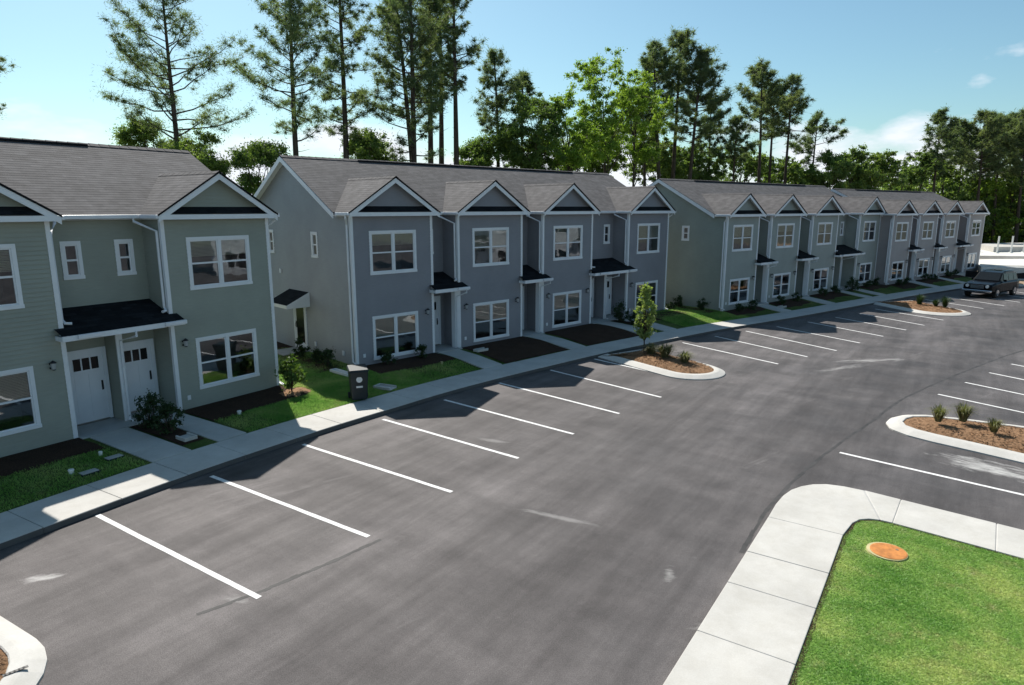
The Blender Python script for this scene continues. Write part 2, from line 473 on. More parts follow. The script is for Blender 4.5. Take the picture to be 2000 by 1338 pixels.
class Frame:
    def __init__(s, o, ang):
        s.o = np.array(o, float); s.ang = R(ang); s.u = np.array([math.cos(s.ang), math.sin(s.ang)]); s.n = np.array([-s.u[1], s.u[0]])
    def w(s, x, y): return s.o + s.u * x + s.n * y
    def loc(s, p): q = np.asarray(p) - s.o; return q @ s.u, q @ s.n
FA, FB, FC, FD = Frame((-11.73, 17.03), 56.2), Frame((-5.86, 24.48), 43.8), Frame((12.17, 38.2), 40.3), Frame((28.88, 51.15), 38.2)
def base_at(s_):
    return float(np.interp(s_, [project(FA.w(6, 0))[0], project(FB.w(0, 0))[0], project(FC.w(2, 0))[0], project(FD.w(3, 0))[0]], [.13, .30, .35, .40]))
def lawn_z(x, y):
    s_, o_ = project((x, y)); t = min(1, max(0, (o_ - WALK) / 2.2)); t = t * t * (3 - 2 * t)
    return WZ - .015 + t * (base_at(s_) + .01 - WZ)

# ------------------------------------------------------------------ ground, parking lot, lawn
g = MB(); g.face([(-260, -120, -.12), (300, -120, -.12), (300, 420, -.12), (-260, 420, -.12)])
tag(g.build('ground', M['field']), kind='structure')

lot = MB()
kin = [tuple(koff(s_, .02)) for s_ in np.linspace(0, ARC[-1], 120)]
lot.face([(p[0], p[1], 0) for p in ([(95, -40), (95, 54), (46, 54)] + [tuple(p) for p in kin[::-1]] + [(-18, -40)])][::1])
parking = tag(lot.build('parking_lot', M['asphalt']), kind='structure')

def line_strip(a, b, w, z, name, mat, parent, jitter=0, n=1):
    a, b = np.array(a, float), np.array(b, float); d = (b - a) / np.hypot(*(b - a)); q = np.array([-d[1], d[0]]) * w / 2
    m = MB(); P0, P1 = [], []
    for i in range(n + 1):
        c = a + (b - a) * i / n; j0, j1 = (RNG.normal(0, jitter, 2) if jitter else (0, 0))
        P0.append(c - q * (1 + j0)); P1.append(c + q * (1 + j1))
    for i in range(n):
        m.face([(*P0[i], z), (*P0[i + 1], z), (*P1[i + 1], z), (*P1[i], z)])
    return m.build(name, mat, parent)

STRIPES = [((-8.54, 12.73), (-4.10, 9.76)), ((-7.09, 14.76), (-2.76, 11.81)), ((-5.59, 16.91), (-1.34, 13.86)), ((-3.86, 19.06), (.16, 15.90)), ((-2.23, 21.12), (1.72, 17.73)),
           ((-.46, 23.28), (3.30, 19.62)), ((1.50, 25.21), (4.98, 21.42)), ((3.45, 27.15), (5.35, 24.95)), ((8.0, 30.6), (10.78, 26.25)), ((10.0, 32.2), (12.54, 27.58)), ((12.0, 33.6), (14.37, 28.82)),
           ((14.1, 34.9), (16.29, 30.53)), ((16.4, 36.4), (18.27, 32.17)), ((18.7, 38.0), (20.4, 33.9)), ((20.8, 39.4), (22.2, 35.3)), ((22.7, 41.2), (24.3, 37.0)), ((28.5, 45.6), (29.6, 41.4)), ((30.8, 47.0), (31.8, 42.6)), ((33.1, 48.6), (34.0, 44.2)), ((35.3, 50.2), (36.2, 45.8)), ((37.6, 51.7), (38.4, 47.4)),
           ((8.47, 16.30), (12.35, 12.70)), ((14.46, 21.79), (17.35, 17.35)), ((16.42, 23.35), (19.0, 18.75)), ((18.31, 24.80), (20.6, 20.1)), ((20.22, 26.25), (22.4, 21.5)), ((22.2, 27.7), (24.2, 23.0)), ((24.2, 29.1), (26.1, 24.3))]
for a, b in STRIPES:
    line_strip(a, b, .105, .004, 'parking_line', M['paint'], parking, .05, 14)
for pl in ([(4.2, 11.2), (5.3, 12.9), (6.3, 14.2), (7.5, 15.6), (9.0, 17.2), (10.7, 18.9), (12.5, 20.8), (14.3, 22.4), (17.5, 25.0), (22, 28.4), (28, 32.4)], [(-4.9, 9.3), (-4.2, 9.9), (-3.3, 10.8), (-2.5, 11.7)]):
    c = catmull(pl, 10); m = MB(); w = .038
    for i in range(len(c) - 1):
        d = c[i + 1] - c[i]; d /= np.hypot(*d); q = np.array([-d[1], d[0]]) * w
        j = RNG.normal(0, .25, 2)
        m.face([(*(c[i] - q * (1 + j[0])), .0025), (*(c[i + 1] - q * (1 + j[0])), .0025), (*(c[i + 1] + q * (1 + j[1])), .0025), (*(c[i] + q * (1 + j[1])), .0025)])
    m.build('paving_seam', M['seam'], parking)

# lawn strip between sidewalk and houses, and behind them
SS = np.linspace(0, ARC[-1], 170); OO = [WALK - .05, WALK + .12, 1.8, 2.1, 2.5, 2.9, 3.3, 3.8, 4.6, 6, 9, 14, 22, 40]
lv, lf = [], []
for s_ in SS:
    bz = base_at(s_)
    for o_ in OO:
        p = koff(s_, o_); t = min(1, max(0, (o_ - WALK) / 2.2)); t = t * t * (3 - 2 * t)
        lv.append((p[0], p[1], WZ - .015 + t * (bz + .01 - WZ)))
no = len(OO)
for i in range(len(SS) - 1):
    for j in range(no - 1):
        lf.append((i * no + j, (i + 1) * no + j, (i + 1) * no + j + 1, i * no + j + 1))
me = bpy.data.meshes.new('lawn'); me.from_pydata(lv, [], lf); me.materials.append(M['lawn'])
for p in me.polygons: p.use_smooth = True
tag(link('lawn', me), kind='structure')

# sidewalk: one slab per panel with real joints, kerb face in front with its shade painted in
walk = MB().box(0, .01, 0, .01, -.3, -.29)
sidewalk = bpy.data.objects.new('sidewalk', None); COL.objects.link(sidewalk); tag(sidewalk, kind='structure')
s_ = ARC[0] + .3
while s_ < ARC[-1] - 1.6:
    e_ = s_ + 1.52
    m = MB(); k_ = 4; ring_o = [koff(s_ + .006 + (e_ - s_ - .012) * i / k_, 0) for i in range(k_ + 1)]; ring_i = [koff(s_ + .006 + (e_ - s_ - .012) * i / k_, WALK) for i in range(k_ + 1)]
    dz = RNG.normal(0, .002)
    m.prism([tuple(p) for p in ring_o] + [tuple(p) for p in ring_i[::-1]], -.1, WZ + dz)
    m.build('concrete_panel', M['concrete'], sidewalk, bevel=.012)
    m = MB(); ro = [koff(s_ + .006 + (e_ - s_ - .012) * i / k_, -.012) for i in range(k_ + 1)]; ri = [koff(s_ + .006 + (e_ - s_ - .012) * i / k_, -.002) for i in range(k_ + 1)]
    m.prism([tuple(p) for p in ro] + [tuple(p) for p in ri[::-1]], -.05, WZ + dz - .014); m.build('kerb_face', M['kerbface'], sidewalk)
    s_ = e_

# ------------------------------------------------------------------ town-house rows
LAP = .115
def lapwall(mb, o, u, n, L, z0, z1, opens=(), lo=None, hi=None):
    z = z0
    P = lambda a, zz, d: (o[0] + u[0] * a + n[0] * d, o[1] + u[1] * a + n[1] * d, zz)
    flip = (u[0] * n[1] - u[1] * n[0]) > 0
    def q(pts): mb.face(pts[::-1] if flip else pts)
    while z < z1 - 1e-4:
        zt = min(z + LAP, z1)
        cuts = sorted({z, zt} | {w for op in opens for w in op[2:4] if z < w < zt})
        for za, zb in zip(cuts[:-1], cuts[1:]):
            zm = (za + zb) / 2
            spans = [((lo(za) if lo else 0, lo(zb) if lo else 0), (hi(za) if hi else L, hi(zb) if hi else L))]
            for a0, a1, c0, c1 in opens:
                if c0 < zm < c1:
                    ns = []
                    for s0, s1 in spans:
                        if a1 <= s0[0] or a0 >= s1[0]: ns.append((s0, s1)); continue
                        if a0 > s0[0]: ns.append((s0, (a0, a0)))
                        if a1 < s1[0]: ns.append(((a1, a1), s1))
                    spans = ns
            da, db = .024 - (za - z) / LAP * .022, .024 - (zb - z) / LAP * .022
            for s0, s1 in spans:
                if s1[0] - s0[0] < .01: continue
                q([P(s0[0], za, da), P(s1[0], za, da), P(s1[1], zb, db), P(s0[1], zb, db)])
                if za == z and z > z0: q([P(s0[0], za, .002), P(s1[0], za, .002), P(s1[0], za, da), P(s0[0], za, da)])
        z = zt

def lapslope(mb, o, ue, us, S, span, course=.145, flip=False):
    o, ue, us = Vector(o), Vector(ue), Vector(us).normalized(); nr = ue.cross(us).normalized()
    if nr.z < 0: nr = -nr
    fl = ue.cross(us).z < 0
    s = 0
    while s < S - 1e-4:
        t = min(s + course, S)
        (a0, a1), (b0, b1) = span(s), span(t)
        pts = [o + ue * a0 + us * s + nr * .0065, o + ue * a1 + us * s + nr * .0065, o + ue * b1 + us * t + nr * .003, o + ue * b0 + us * t + nr * .003]
        uv = [(a0, s), (a1, s), (b1, t), (b0, t)]
        if fl: pts, uv = pts[::-1], uv[::-1]
        mb.face(pts, uv)
        rp = [o + ue * a0 + us * s + nr * .001, o + ue * a1 + us * s + nr * .001, pts[1] if not fl else pts[2], pts[0] if not fl else pts[3]]
        ruv = [(a0, s - .01), (a1, s - .01), (a1, s), (a0, s)]
        if fl: rp = [rp[1], rp[0], rp[3], rp[2]]
        mb.face(rp, ruv)
        s = t

MESH = {}
def cached(key, fn):
    if key not in MESH: MESH[key] = fn()
    return MESH[key]

def window(parent, x, y, z, w, h, rotz=0, twin=True, blind=0.0, room=.9):
    """double-hung window in its opening; x is the middle, z the bottom of the casing, y the wall plane"""
    T = .095; MUL = .085 if twin else 0
    def frame():
        m = MB()
        m.box(-w / 2, w / 2, -.034, .02, h - T, h); m.box(-w / 2 - .012, w / 2 + .012, -.046, .02, 0, T)
        m.box(-w / 2, -w / 2 + T, -.034, .02, T, h - T); m.box(w / 2 - T, w / 2, -.034, .02, T, h - T)
        if twin: m.box(-MUL / 2, MUL / 2, -.030, .02, T, h - T)
        return m.mesh('window', M['white'])
    o = link('window', cached(('wf', round(w, 2), round(h, 2), twin), frame), parent, loc=(x, y, z), rotz=rotz)
    x0, x1 = -w / 2 + T, w / 2 - T
    bays = [(x0, -MUL / 2), (MUL / 2, x1)] if twin else [(x0, x1)]
    wb = bays[0][1] - bays[0][0]; hh = h - 2 * T; S = .038
    def sash():
        m = MB()
        m.box(0, S, -.008, .03, 0, hh); m.box(wb - S, wb, -.008, .03, 0, hh)
        m.box(S, wb - S, -.008, .03, 0, S); m.box(S, wb - S, -.008, .03, hh - S, hh); m.box(S, wb - S, -.014, .03, hh / 2 - .026, hh / 2 + .026)
        return m.mesh('sash', M['white'])
    def pane():
        m = MB(); m.face([(0, 0, 0), (wb - 2 * S, 0, 0), (wb - 2 * S, 0, hh / 2 - S - .026), (0, 0, hh / 2 - S - .026)]); return m.mesh('pane', M['glass'])
    for b0, b1 in bays:
        link('sash', cached(('ws', round(wb, 3), round(hh, 3)), sash), o, loc=(b0, 0, T))
        pm = cached(('wp', round(wb, 3), round(hh, 3)), pane)
        link('pane', pm, o, loc=(b0 + S, .010, T + S)); link('pane', pm, o, loc=(b0 + S, .004, T + hh / 2 + .026))
        if blind > 0:
            def bl():
                m = MB(); zz = hh - .02
                while zz > hh - .02 - blind * hh: m.box(.01, wb - .01, .055, .075, zz - .035, zz - .006); zz -= .04
                return m.mesh('blind', M['blind'])
            link('blind', cached(('wb', round(wb, 3), round(hh, 3), blind), bl), o, loc=(b0, 0, T))
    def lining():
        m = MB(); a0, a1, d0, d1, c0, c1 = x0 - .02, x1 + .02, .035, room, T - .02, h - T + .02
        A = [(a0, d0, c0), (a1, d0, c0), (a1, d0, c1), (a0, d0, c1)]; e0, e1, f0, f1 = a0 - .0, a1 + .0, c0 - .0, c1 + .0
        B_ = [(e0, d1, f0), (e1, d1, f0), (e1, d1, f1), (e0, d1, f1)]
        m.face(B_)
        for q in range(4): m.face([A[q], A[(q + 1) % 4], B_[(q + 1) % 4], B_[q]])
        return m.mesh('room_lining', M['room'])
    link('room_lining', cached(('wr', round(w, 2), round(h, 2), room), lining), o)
    return o

def front_door(parent, x, y, z, handle_side=1, rotz=0, glazed=False):
    W, H, T = .91, 2.03, .10
    def body():
        m = MB()
        m.box(-W / 2, W / 2, -.030, .035, 0, H)
        m.box(-W / 2 - T, -W / 2, -.052, .035, 0, H + T); m.box(W / 2, W / 2 + T, -.052, .035, 0, H + T); m.box(-W / 2, W / 2, -.052, .035, H, H + T)
        if not glazed:
            for a, b in ((-.34, -.03), (.03, .34)):
                m.box(a, b, -.038, .0, .16, 1.42)
        return m.mesh('door', M['door'])
    o = link('door', cached(('door', glazed), body), parent, loc=(x, y, z), rotz=rotz)
    if glazed:
        link('pane', cached('dgl', lambda: MB().box(-.33, .33, -.040, -.0305, .30, 1.88).mesh('pane', M['carglass'])), o)
    else:
        pm = cached('dp', lambda: MB().box(-.095, .095, -.039, -.0305, 0, .34).mesh('pane', M['carglass']))
        for a in (-.235, 0, .235): link('pane', pm, o, loc=(a, 0, 1.54))
    def hd():
        m = MB(); m.box(-.025, .025, -.042, -.0305, -.12, .16); m.tube([(0, -.035, .08), (0, -.075, .075), (0, -.075, -.075), (0, -.035, -.08)], .012, 6)
        return m.mesh('handle', M['black'])
    link('handle', cached('dh', hd), o, loc=(handle_side * .37, 0, 1.0))
    link('threshold', cached('dth', lambda: MB().box(-W / 2, W / 2, -.08, -.031, -.02, .03).mesh('threshold', M['brass'])), o)
    return o

def lantern(parent, x, y, z, rotz=0):
    def bd():
        m = MB(); m.box(-.055, .055, -.012, .02, -.11, .11); m.tube([(0, -.01, .06), (0, -.11, .10)], .012, 6)
        m.tube([(0, -.12, .13), (0, -.12, .08), (0, -.12, .06)], [.012, .075, .085], 8); m.tube([(0, -.12, -.13), (0, -.12, -.10)], [.03, .055], 8)
        return m.mesh('wall_lantern', M['black'])
    o = link('wall_lantern', cached('lt', bd), parent, loc=(x, y, z), rotz=rotz)
    link('lamp_glass', cached('ltg', lambda: MB().tube([(0, -.12, -.10), (0, -.12, .06)], [.05, .07], 8).mesh('lamp_glass', M['lampglass'])), o)
    return o

def para(m, A, B_, drop, y0, y1):
    """board running from A to B (x,z), 'drop' deep, between y0 and y1"""
    (xa, za), (xb, zb) = A, B_
    m.hexa([(xa, y0, za - drop), (xb, y0, zb - drop), (xb, y1, zb - drop), (xa, y1, za - drop)], [(xa, y0, za), (xb, y0, zb), (xb, y1, zb), (xa, y1, za)])

def row(label, F, bays, recs, zb, ze, apex, slope, upper, lower, col, endcol, left_end=True, blinds=(), side_door=True):
    b = thing('townhouse_row', label, 'town houses', (F.o[0], F.o[1], 0), F.ang, 'two-storey town houses along the lot')
    X0, X1 = bays[0][0], bays[-1][1]; YW = 1.0; YE = .7; OV = .3
    run = 4.0; YR = YE + run; ZR = ze + slope * run; YB = 2 * YR - YW
    wm, em = M[col], M[endcol]
    UW = 2.12
    # walls
    for i, (x0, x1) in enumerate(bays):
        xc = (x0 + x1) / 2 - .02; m = MB(); w2 = UW / 2 - .06
        ops = [(xc - w2 - x0, xc + w2 - x0, z0 + .05, z1 - .05) for z0, z1 in (upper, lower)]
        lapwall(m, (x0, 0), (1, 0), (0, -1), x1 - x0, zb - .35, ze - .13, ops)
        m.build('front_wall', wm, b)
        if not (i == 0 and left_end): m = MB(); lapwall(m, (x0, 0), (0, 1), (-1, 0), YW, zb - .35, ze - .02); m.build('return_wall', wm, b)
        if not i == len(bays) - 1: m = MB(); lapwall(m, (x1, 0), (0, 1), (1, 0), YW, zb - .35, ze - .02); m.build('return_wall', wm, b)
        for xx, sg in ((x0, 1), (x1, -1)):           # corner boards
            m = MB()
            m.box(min(xx - sg * .026, xx + sg * .085), max(xx - sg * .026, xx + sg * .085), -.030, -.001, zb - .02, ze - .13)
            m.box(min(xx - sg * .026, xx - sg * .001), max(xx - sg * .026, xx - sg * .001), 0, .085, zb - .02, ze - .13)
            m.build('corner_board', M['white'], b)
        for z0, z1 in (upper, lower):
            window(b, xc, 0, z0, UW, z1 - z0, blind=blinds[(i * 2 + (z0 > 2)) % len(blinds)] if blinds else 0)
        # dormer gable over the bay
        xl, xr = x0 - .2, x1 + .2; xm = (xl + xr) / 2; hw = (xr - xl) / 2; mm = (apex - ze) / hw
        lo = lambda z, xl=xl, mm=mm, x0=x0: max(0, xl + (z - ze) / mm - x0 + .02); hi = lambda z, xr=xr, mm=mm, x0=x0, x1=x1: min(x1 - x0, xr - (z - ze) / mm - x0 - .02)
        m = MB(); lapwall(m, (x0, 0), (1, 0), (0, -1), x1 - x0, ze - .02, apex - .06, (), lo, hi); m.build('gable_wall', wm, b)
        m = MB(); us = (1, 0, mm); L = math.hypot(1, mm); YF = -OV - .03
        lapslope(m, (xl, 0, ze), (0, 1, 0), us, hw * L, lambda s, L=L, mm=mm: (YF, YE + s / L * mm / slope + .12))
        lapslope(m, (xr, 0, ze), (0, 1, 0), (-1, 0, mm), hw * L, lambda s, L=L, mm=mm: (YF, YE + s / L * mm / slope + .12))
        yr_ = YE + (apex - ze) / slope
        k_ = int((yr_ - YF) / .3)
        for q in range(k_):
            ya_, yb_ = YF + q * (yr_ - YF) / k_, YF + (q + 1) * (yr_ - YF) / k_ - .006
            for sg in (-1, 1):
                pts = [(xm, ya_, apex + .022), (xm, yb_, apex + .016), (xm + sg * .13, yb_, apex + .016 - .13 * mm), (xm + sg * .13, ya_, apex + .022 - .13 * mm)]
                m.face(pts if sg > 0 else pts[::-1], [(q * .31, 0), (q * .31 + .3, 0), (q * .31 + .3, .13), (q * .31, .13)])
        m.build('dormer_roof', M['roof'], b)
        m = MB()
        para(m, (xl - .02, ze - .005), (xm, apex - .005 + .02 * mm), .05, YF, YF + .03); para(m, (xm, apex - .005 + .02 * mm), (xr + .02, ze - .005), .05, YF, YF + .03)
        m.build('drip_edge', M['black_roof'], b)
        m = MB()
        para(m, (xl, ze - .06), (xm, apex - .06), .17, -OV, -OV + .03); para(m, (xm, apex - .06), (xr, ze - .06), .17, -OV, -OV + .03)
        para(m, (xl, ze - .04), (xm, apex - .04), .03, -OV + .03, -.02); para(m, (xm, apex - .04), (xr, ze - .04), .03, -OV + .03, -.02)
        m.build('rake_board', M['white'], b)
        m = MB(); lapslope(m, (xl + .16, -OV + .035, ze + .012), (1, 0, 0), (0, .26, .21), .33, lambda s: (s * .9, xr - xl - .32 - s * .9), .11); m.build('pent_roof', M['black_roof'], b)  # roof shingles under the overhang, their shade put in as charcoal colour
        m = MB(); m.box(xl, xr, -OV - .012, -OV + .028, ze - .15, ze - .01); m.box(xl + .001, xr - .001, -OV + .028, -.001, ze - .148, ze - .125)
        for xx in (xl, xr - .03): m.box(xx, xx + .03, -OV + .028, YE, ze - .15, ze - .01)
        m.box(xl + .03, x0 - .03, .0, YW - .02, ze - .148, ze - .125); m.box(x1 + .03, xr - .03, .0, YW - .02, ze - .148, ze - .125)
        m.build('fascia', M['white'], b)
        m = MB()
        for xx in (xl - .085, xr + .005): m.box(xx, xx + .08, -OV - .02, YE - .12, ze - .12, ze - .012)
        m.build('eave_gutter', M['gutter'], b, bevel=.015)
        # light, meter box, hose bib
        if i < len(bays) - 1: lantern(b, x1 - .36, 0, lower[1] - .06)
        if i > 0: lantern(b, x0 + .34, 0, lower[1] - .06)
        m = MB(); m.box(x0 + .28, x0 + .38, -.04, -.012, zb + .32, zb + .46); m.build('outlet_cover', M['white'], b)
    # recesses
    for i, (x0, x1) in enumerate(recs):
        wide = x1 - x0 > 2; m = MB()
        sw, sh = .52, 1.04; zs = upper[1] - sh - .03
        xs = [x0 + .86, x1 - .60] if wide else [(x0 + x1) / 2 - .12]
        ops = [(xx - sw / 2 + .06 - x0, xx + sw / 2 - .06 - x0, zs + .05, zs + sh - .05) for xx in xs]
        lapwall(m, (x0, YW), (1, 0), (0, -1), x1 - x0, zb - .3, ze - .02, ops); m.build('entry_wall', wm, b)
        for xx in xs: window(b, xx, YW, zs, sw, sh, twin=False, room=.6)
        m = MB(); m.box(x0 + .2, x1 - .2, YE - .1, YE + .0, ze - .12, ze - .01); m.box(x0 + .2, x1 - .2, YE + .02, YW - .02, ze - .148, ze - .125); m.build('eave_gutter', M['gutter'], b, bevel=.015)
        # canopy
        cz0, cz1 = 2.98, 3.52; cx0, cx1 = x0 - .20, x1 + .20; cy = -.42
        m = MB(); lapslope(m, (x0 + .03, cy, cz0), (1, 0, 0), (0, YW - cy, cz1 - cz0), math.hypot(YW - cy, cz1 - cz0), lambda s: (0, x1 - x0 - .06))
        us_ = Vector((0, YW - cy, cz1 - cz0)).normalized(); S1 = (0 - .03 - cy) / us_.y
        for a, c in ((cx0, x0 + .03), (x1 - .03, cx1)): lapslope(m, (a, cy, cz0), (1, 0, 0), us_, S1, lambda s, a=a, c=c: (0, c - a))
        m.box(x0 + .02, x1 - .02, cy + .02, YW, cz0 - .03, cz0 - .015)
        m.build('canopy_roof', M['black_roof'], b)
        m = MB(); m.box(cx0, cx1, cy - .025, cy + .02, cz0 - .15, cz0 - .012); m.box(cx0, cx0 + .03, cy + .02, -.03, cz0 - .15, cz0 - .03); m.box(cx1 - .03, cx1, cy + .02, -.03, cz0 - .15, cz0 - .03)
        m.box(cx0 + .03, cx1 - .03, cy + .02, -.03, cz0 - .12, cz0 - .10); m.box(x0 + .03, x1 - .03, -.03, YW - .02, cz0 - .12, cz0 - .10)
        m.build('canopy_fascia', M['white'], b)
        gx = [(cx0 + .35, cx0 + .95), (cx1 - .62, cx1 + .02)] if wide else [(cx1 - .62, cx1 + .02)]
        for a, c in gx: MB().box(a, c, cy - .115, cy - .027, cz0 - .12, cz0 + .0).build('canopy_gutter', M['gutter'], b, bevel=.02)
        # stoop, door(s)
        m = MB(); m.box(x0 + .03, x1 - .03, -.25, YW - .03, zb - .4, zb + .06); m.build('stoop', M['step'], b)
        if wide:
            xd = [x0 + .86, x1 - .62]
            front_door(b, xd[0], YW, zb + .07, 1); front_door(b, xd[1], YW, zb + .07, 1)
            xp = (x0 + x1) / 2 + .08
            m = MB(); lapwall(m, (xp - .06, .35), (0, 1), (-1, 0), .65, zb + .06, cz0 - .13); lapwall(m, (xp + .06, .35), (0, 1), (1, 0), .65, zb + .06, cz0 - .13); m.build('party_wall', wm, b)
            m = MB(); m.box(xp - .085, xp + .085, .30, .349, zb + .06, cz0 - .13); m.build('party_wall_trim', M['white'], b)
            m = MB(); m.tube([(xp + .1, cy - .07, cz0 - .12), (xp + .1, cy - .07, cz0 - .26), (xp + .02, .27, cz0 - .46), (xp + .02, .27, zb + .1), (xp + .02, .1, zb + .08)], .036, 6); m.build('downspout', M['gutter'], b)
        else:
            front_door(b, (x0 + x1) / 2 - .12, YW, zb + .07, 1)
            m = MB(); m.box(x1 - .235, x1 - .03, -.04, .20, zb + .06, cz0 - .13); m.build('porch_post', M['white'], b)
            m = MB(); m.tube([(x1 + .05, cy - .07, cz0 - .12), (x1 + .05, cy - .07, cz0 - .24), (x1 - .16, -.08, cz0 - .42), (x1 - .16, -.08, zb + .1), (x1 - .16, -.25, zb + .06)], .036, 6); m.build('downspout', M['gutter'], b)
        # downspouts from the eave gutter down the bay returns
        for sg, xx in ([(-1, x1)] + ([(1, x0)] if wide else [])):
            m = MB(); xo = xx + sg * .07
            m.tube([(xx + sg * .42, YE - .06, ze - .12), (xx + sg * .42, YE - .06, ze - .2), (xo, .12, ze - .48), (xo, .12, cz0 + .36), (xo + sg * .02, .0, cz0 + .26), (xo + sg * .16, -.05, cz0 + .245)], .040, 6)
            m.build('downspout', M['gutter'], b)
    # end downspouts
    for xx, sg in ((X0, -1), (X1, 1)):
        m = MB(); m.tube([(xx + sg * .24, -.1, ze - .12), (xx + sg * .24, -.1, ze - .22), (xx + sg * .07, .14, ze - .45), (xx + sg * .07, .14, zb + .18), (xx + sg * .07, -.2, zb + .08)], .040, 6); m.build('downspout', M['gutter'], b)
    # gable end walls
    def zroof(y): return ze + slope * (min(y, 2 * YR - y) - YE) - .1
    lo = lambda z: 0 if z < ze - .05 else max(0, YE + (z + .1 - ze) / slope)
    hi = lambda z: min(YB, 2 * YR - (YE + (z + .1 - ze) / slope))
    for xx, sg, mat_ in ((X0, -1, em), (X1, 1, em)):
        ops = []
        if sg < 0 and left_end:
            ops = [(yy - .2, yy + .2, upper[0] + .60, upper[1] - .13) for yy in (2.75, 6.65)]
        m = MB(); lapwall(m, (xx, 0), (0, 1), (sg, 0), YB, zb - .35, ZR - .12, ops, lo, hi); m.build('end_wall', mat_, b)
        if ops:
            for yy in (2.75, 6.65): window(b, xx, yy, upper[0] + .55, .52, upper[1] - upper[0] - .63, rotz=R(-90), twin=False, room=.5)
    m = MB(); m.face([(X0, YB, zb - .3), (X0, YB, ze), (X1, YB, ze), (X1, YB, zb - .3)]); m.build('back_wall', wm, b)
    # main roof
    m = MB(); L = math.hypot(1, slope)
    lapslope(m, (X0 - OV, YE, ze), (1, 0, 0), (0, 1, slope), run * L, lambda s: (0, X1 - X0 + 2 * OV))
    lapslope(m, (X0 - OV, 2 * YR - YE, ze), (1, 0, 0), (0, -1, slope), run * L, lambda s: (0, X1 - X0 + 2 * OV))
    m.build('main_roof', M['roof'], b)
    m = MB(); n_ = int((X1 - X0) / .3)
    for i in range(n_):
        xa = X0 - OV + i * (X1 - X0 + 2 * OV) / n_; xb = xa + (X1 - X0 + 2 * OV) / n_ - .008
        m.face([(xa, YR - .16, ZR - .16 * slope + .035), (xb, YR - .16, ZR - .16 * slope + .028), (xb, YR, ZR + .032), (xa, YR, ZR + .042)], [(xa, 0), (xb, 0), (xb, .14), (xa, .14)])
        m.face([(xa, YR, ZR + .042), (xb, YR, ZR + .032), (xb, YR + .16, ZR - .16 * slope + .028), (xa, YR + .16, ZR - .16 * slope + .035)], [(xa, .16), (xb, .16), (xb, .3), (xa, .3)])
    m.build('ridge_cap', M['roof'], b)
    m = MB(); xa, xb = X0 + 3.2, X1 - 3.2; hv = .045
    m.hexa([(xa, YR - .2, ZR - .2 * slope + .04), (xb, YR - .2, ZR - .2 * slope + .04), (xb, YR + .2, ZR - .2 * slope + .04), (xa, YR + .2, ZR - .2 * slope + .04)],
           [(xa, YR - .17, ZR - .17 * slope + hv + .04), (xb, YR - .17, ZR - .17 * slope + hv + .04), (xb, YR + .17, ZR - .17 * slope + hv + .04), (xa, YR + .17, ZR - .17 * slope + hv + .04)])
    m.build('ridge_vent', M['black_roof'], b)
    for xx in (X0 - OV, X1 + OV):
        m = MB(); s0, s1 = (xx - .012, xx + .016) if xx < X0 else (xx - .016, xx + .012)
        for ya, yb in ((YE - .02, YR), (2 * YR - YE + .02, YR)):
            za, zb_ = ze - .02 - .02 * slope, ZR - .02
            q = [(ya, za), (yb, zb_)]
            m.hexa([(s0, ya, za - .20), (s1, ya, za - .20), (s1, yb, zb_ - .20), (s0, yb, zb_ - .20)], [(s0, ya, za), (s1, ya, za), (s1, yb, zb_), (s0, yb, zb_)])
            w0, w1 = (xx + .016, X0 - .016) if xx < X0 else (X1 + .016, xx - .016)
            m.face([(w0, ya, za - .09), (w1, ya, za - .09), (w1, yb, zb_ - .09), (w0, yb, zb_ - .09)])
        m.build('rake_board', M['white'], b)
    # side entrance in the left gable end
    if left_end and side_door:
        xx = X0
        d = front_door(b, xx, 4.35, zb + .05, -1, rotz=R(-90), glazed=True)
        m = MB(); cz0, cz1 = 2.37, 2.84; us_ = Vector((1.0, 0, cz1 - cz0))
        lapslope(m, (xx - 1.0, 3.45, cz0), (0, 1, 0), us_, us_.length - .02, lambda s: (0, 1.75)); m.box(xx - .97, xx - .02, 3.47, 5.18, cz0 - .04, cz0 - .02); m.build('canopy_roof', M['black_roof'], b)
        m = MB(); m.box(xx - 1.03, xx - .99, 3.42, 5.23, cz0 - .13, cz0 + .0); m.box(xx - .99, xx - .02, 3.42, 3.46, cz0 - .13, cz0 + .0); m.box(xx - .99, xx - .02, 5.19, 5.23, cz0 - .13, cz0 + .0)
        for yy in (3.42, 5.19): m.hexa([(xx - .99, yy, cz0), (xx - .02, yy, cz0), (xx - .02, yy + .04, cz0), (xx - .99, yy + .04, cz0)], [(xx - .99, yy, cz0 + .01), (xx - .02, yy, cz1 - .01), (xx - .02, yy + .04, cz1 - .01), (xx - .99, yy + .04, cz0 + .01)])
        m.build('canopy_fascia', M['white'], b)
        m = MB(); m.box(xx - 1.15, xx - .03, 3.75, 4.95, zb - .25, zb + .04); m.build('stoop', M['step'], b)
        m = MB()
        for yy, zz in ((3.1, zb + .45), (.9, zb + .4), (5.9, 3.55)): m.box(xx - .06, xx - .016, yy - .06, yy + .06, zz - .09, zz + .09)
        m.build('outlet_cover', M['white'], b)
    return b

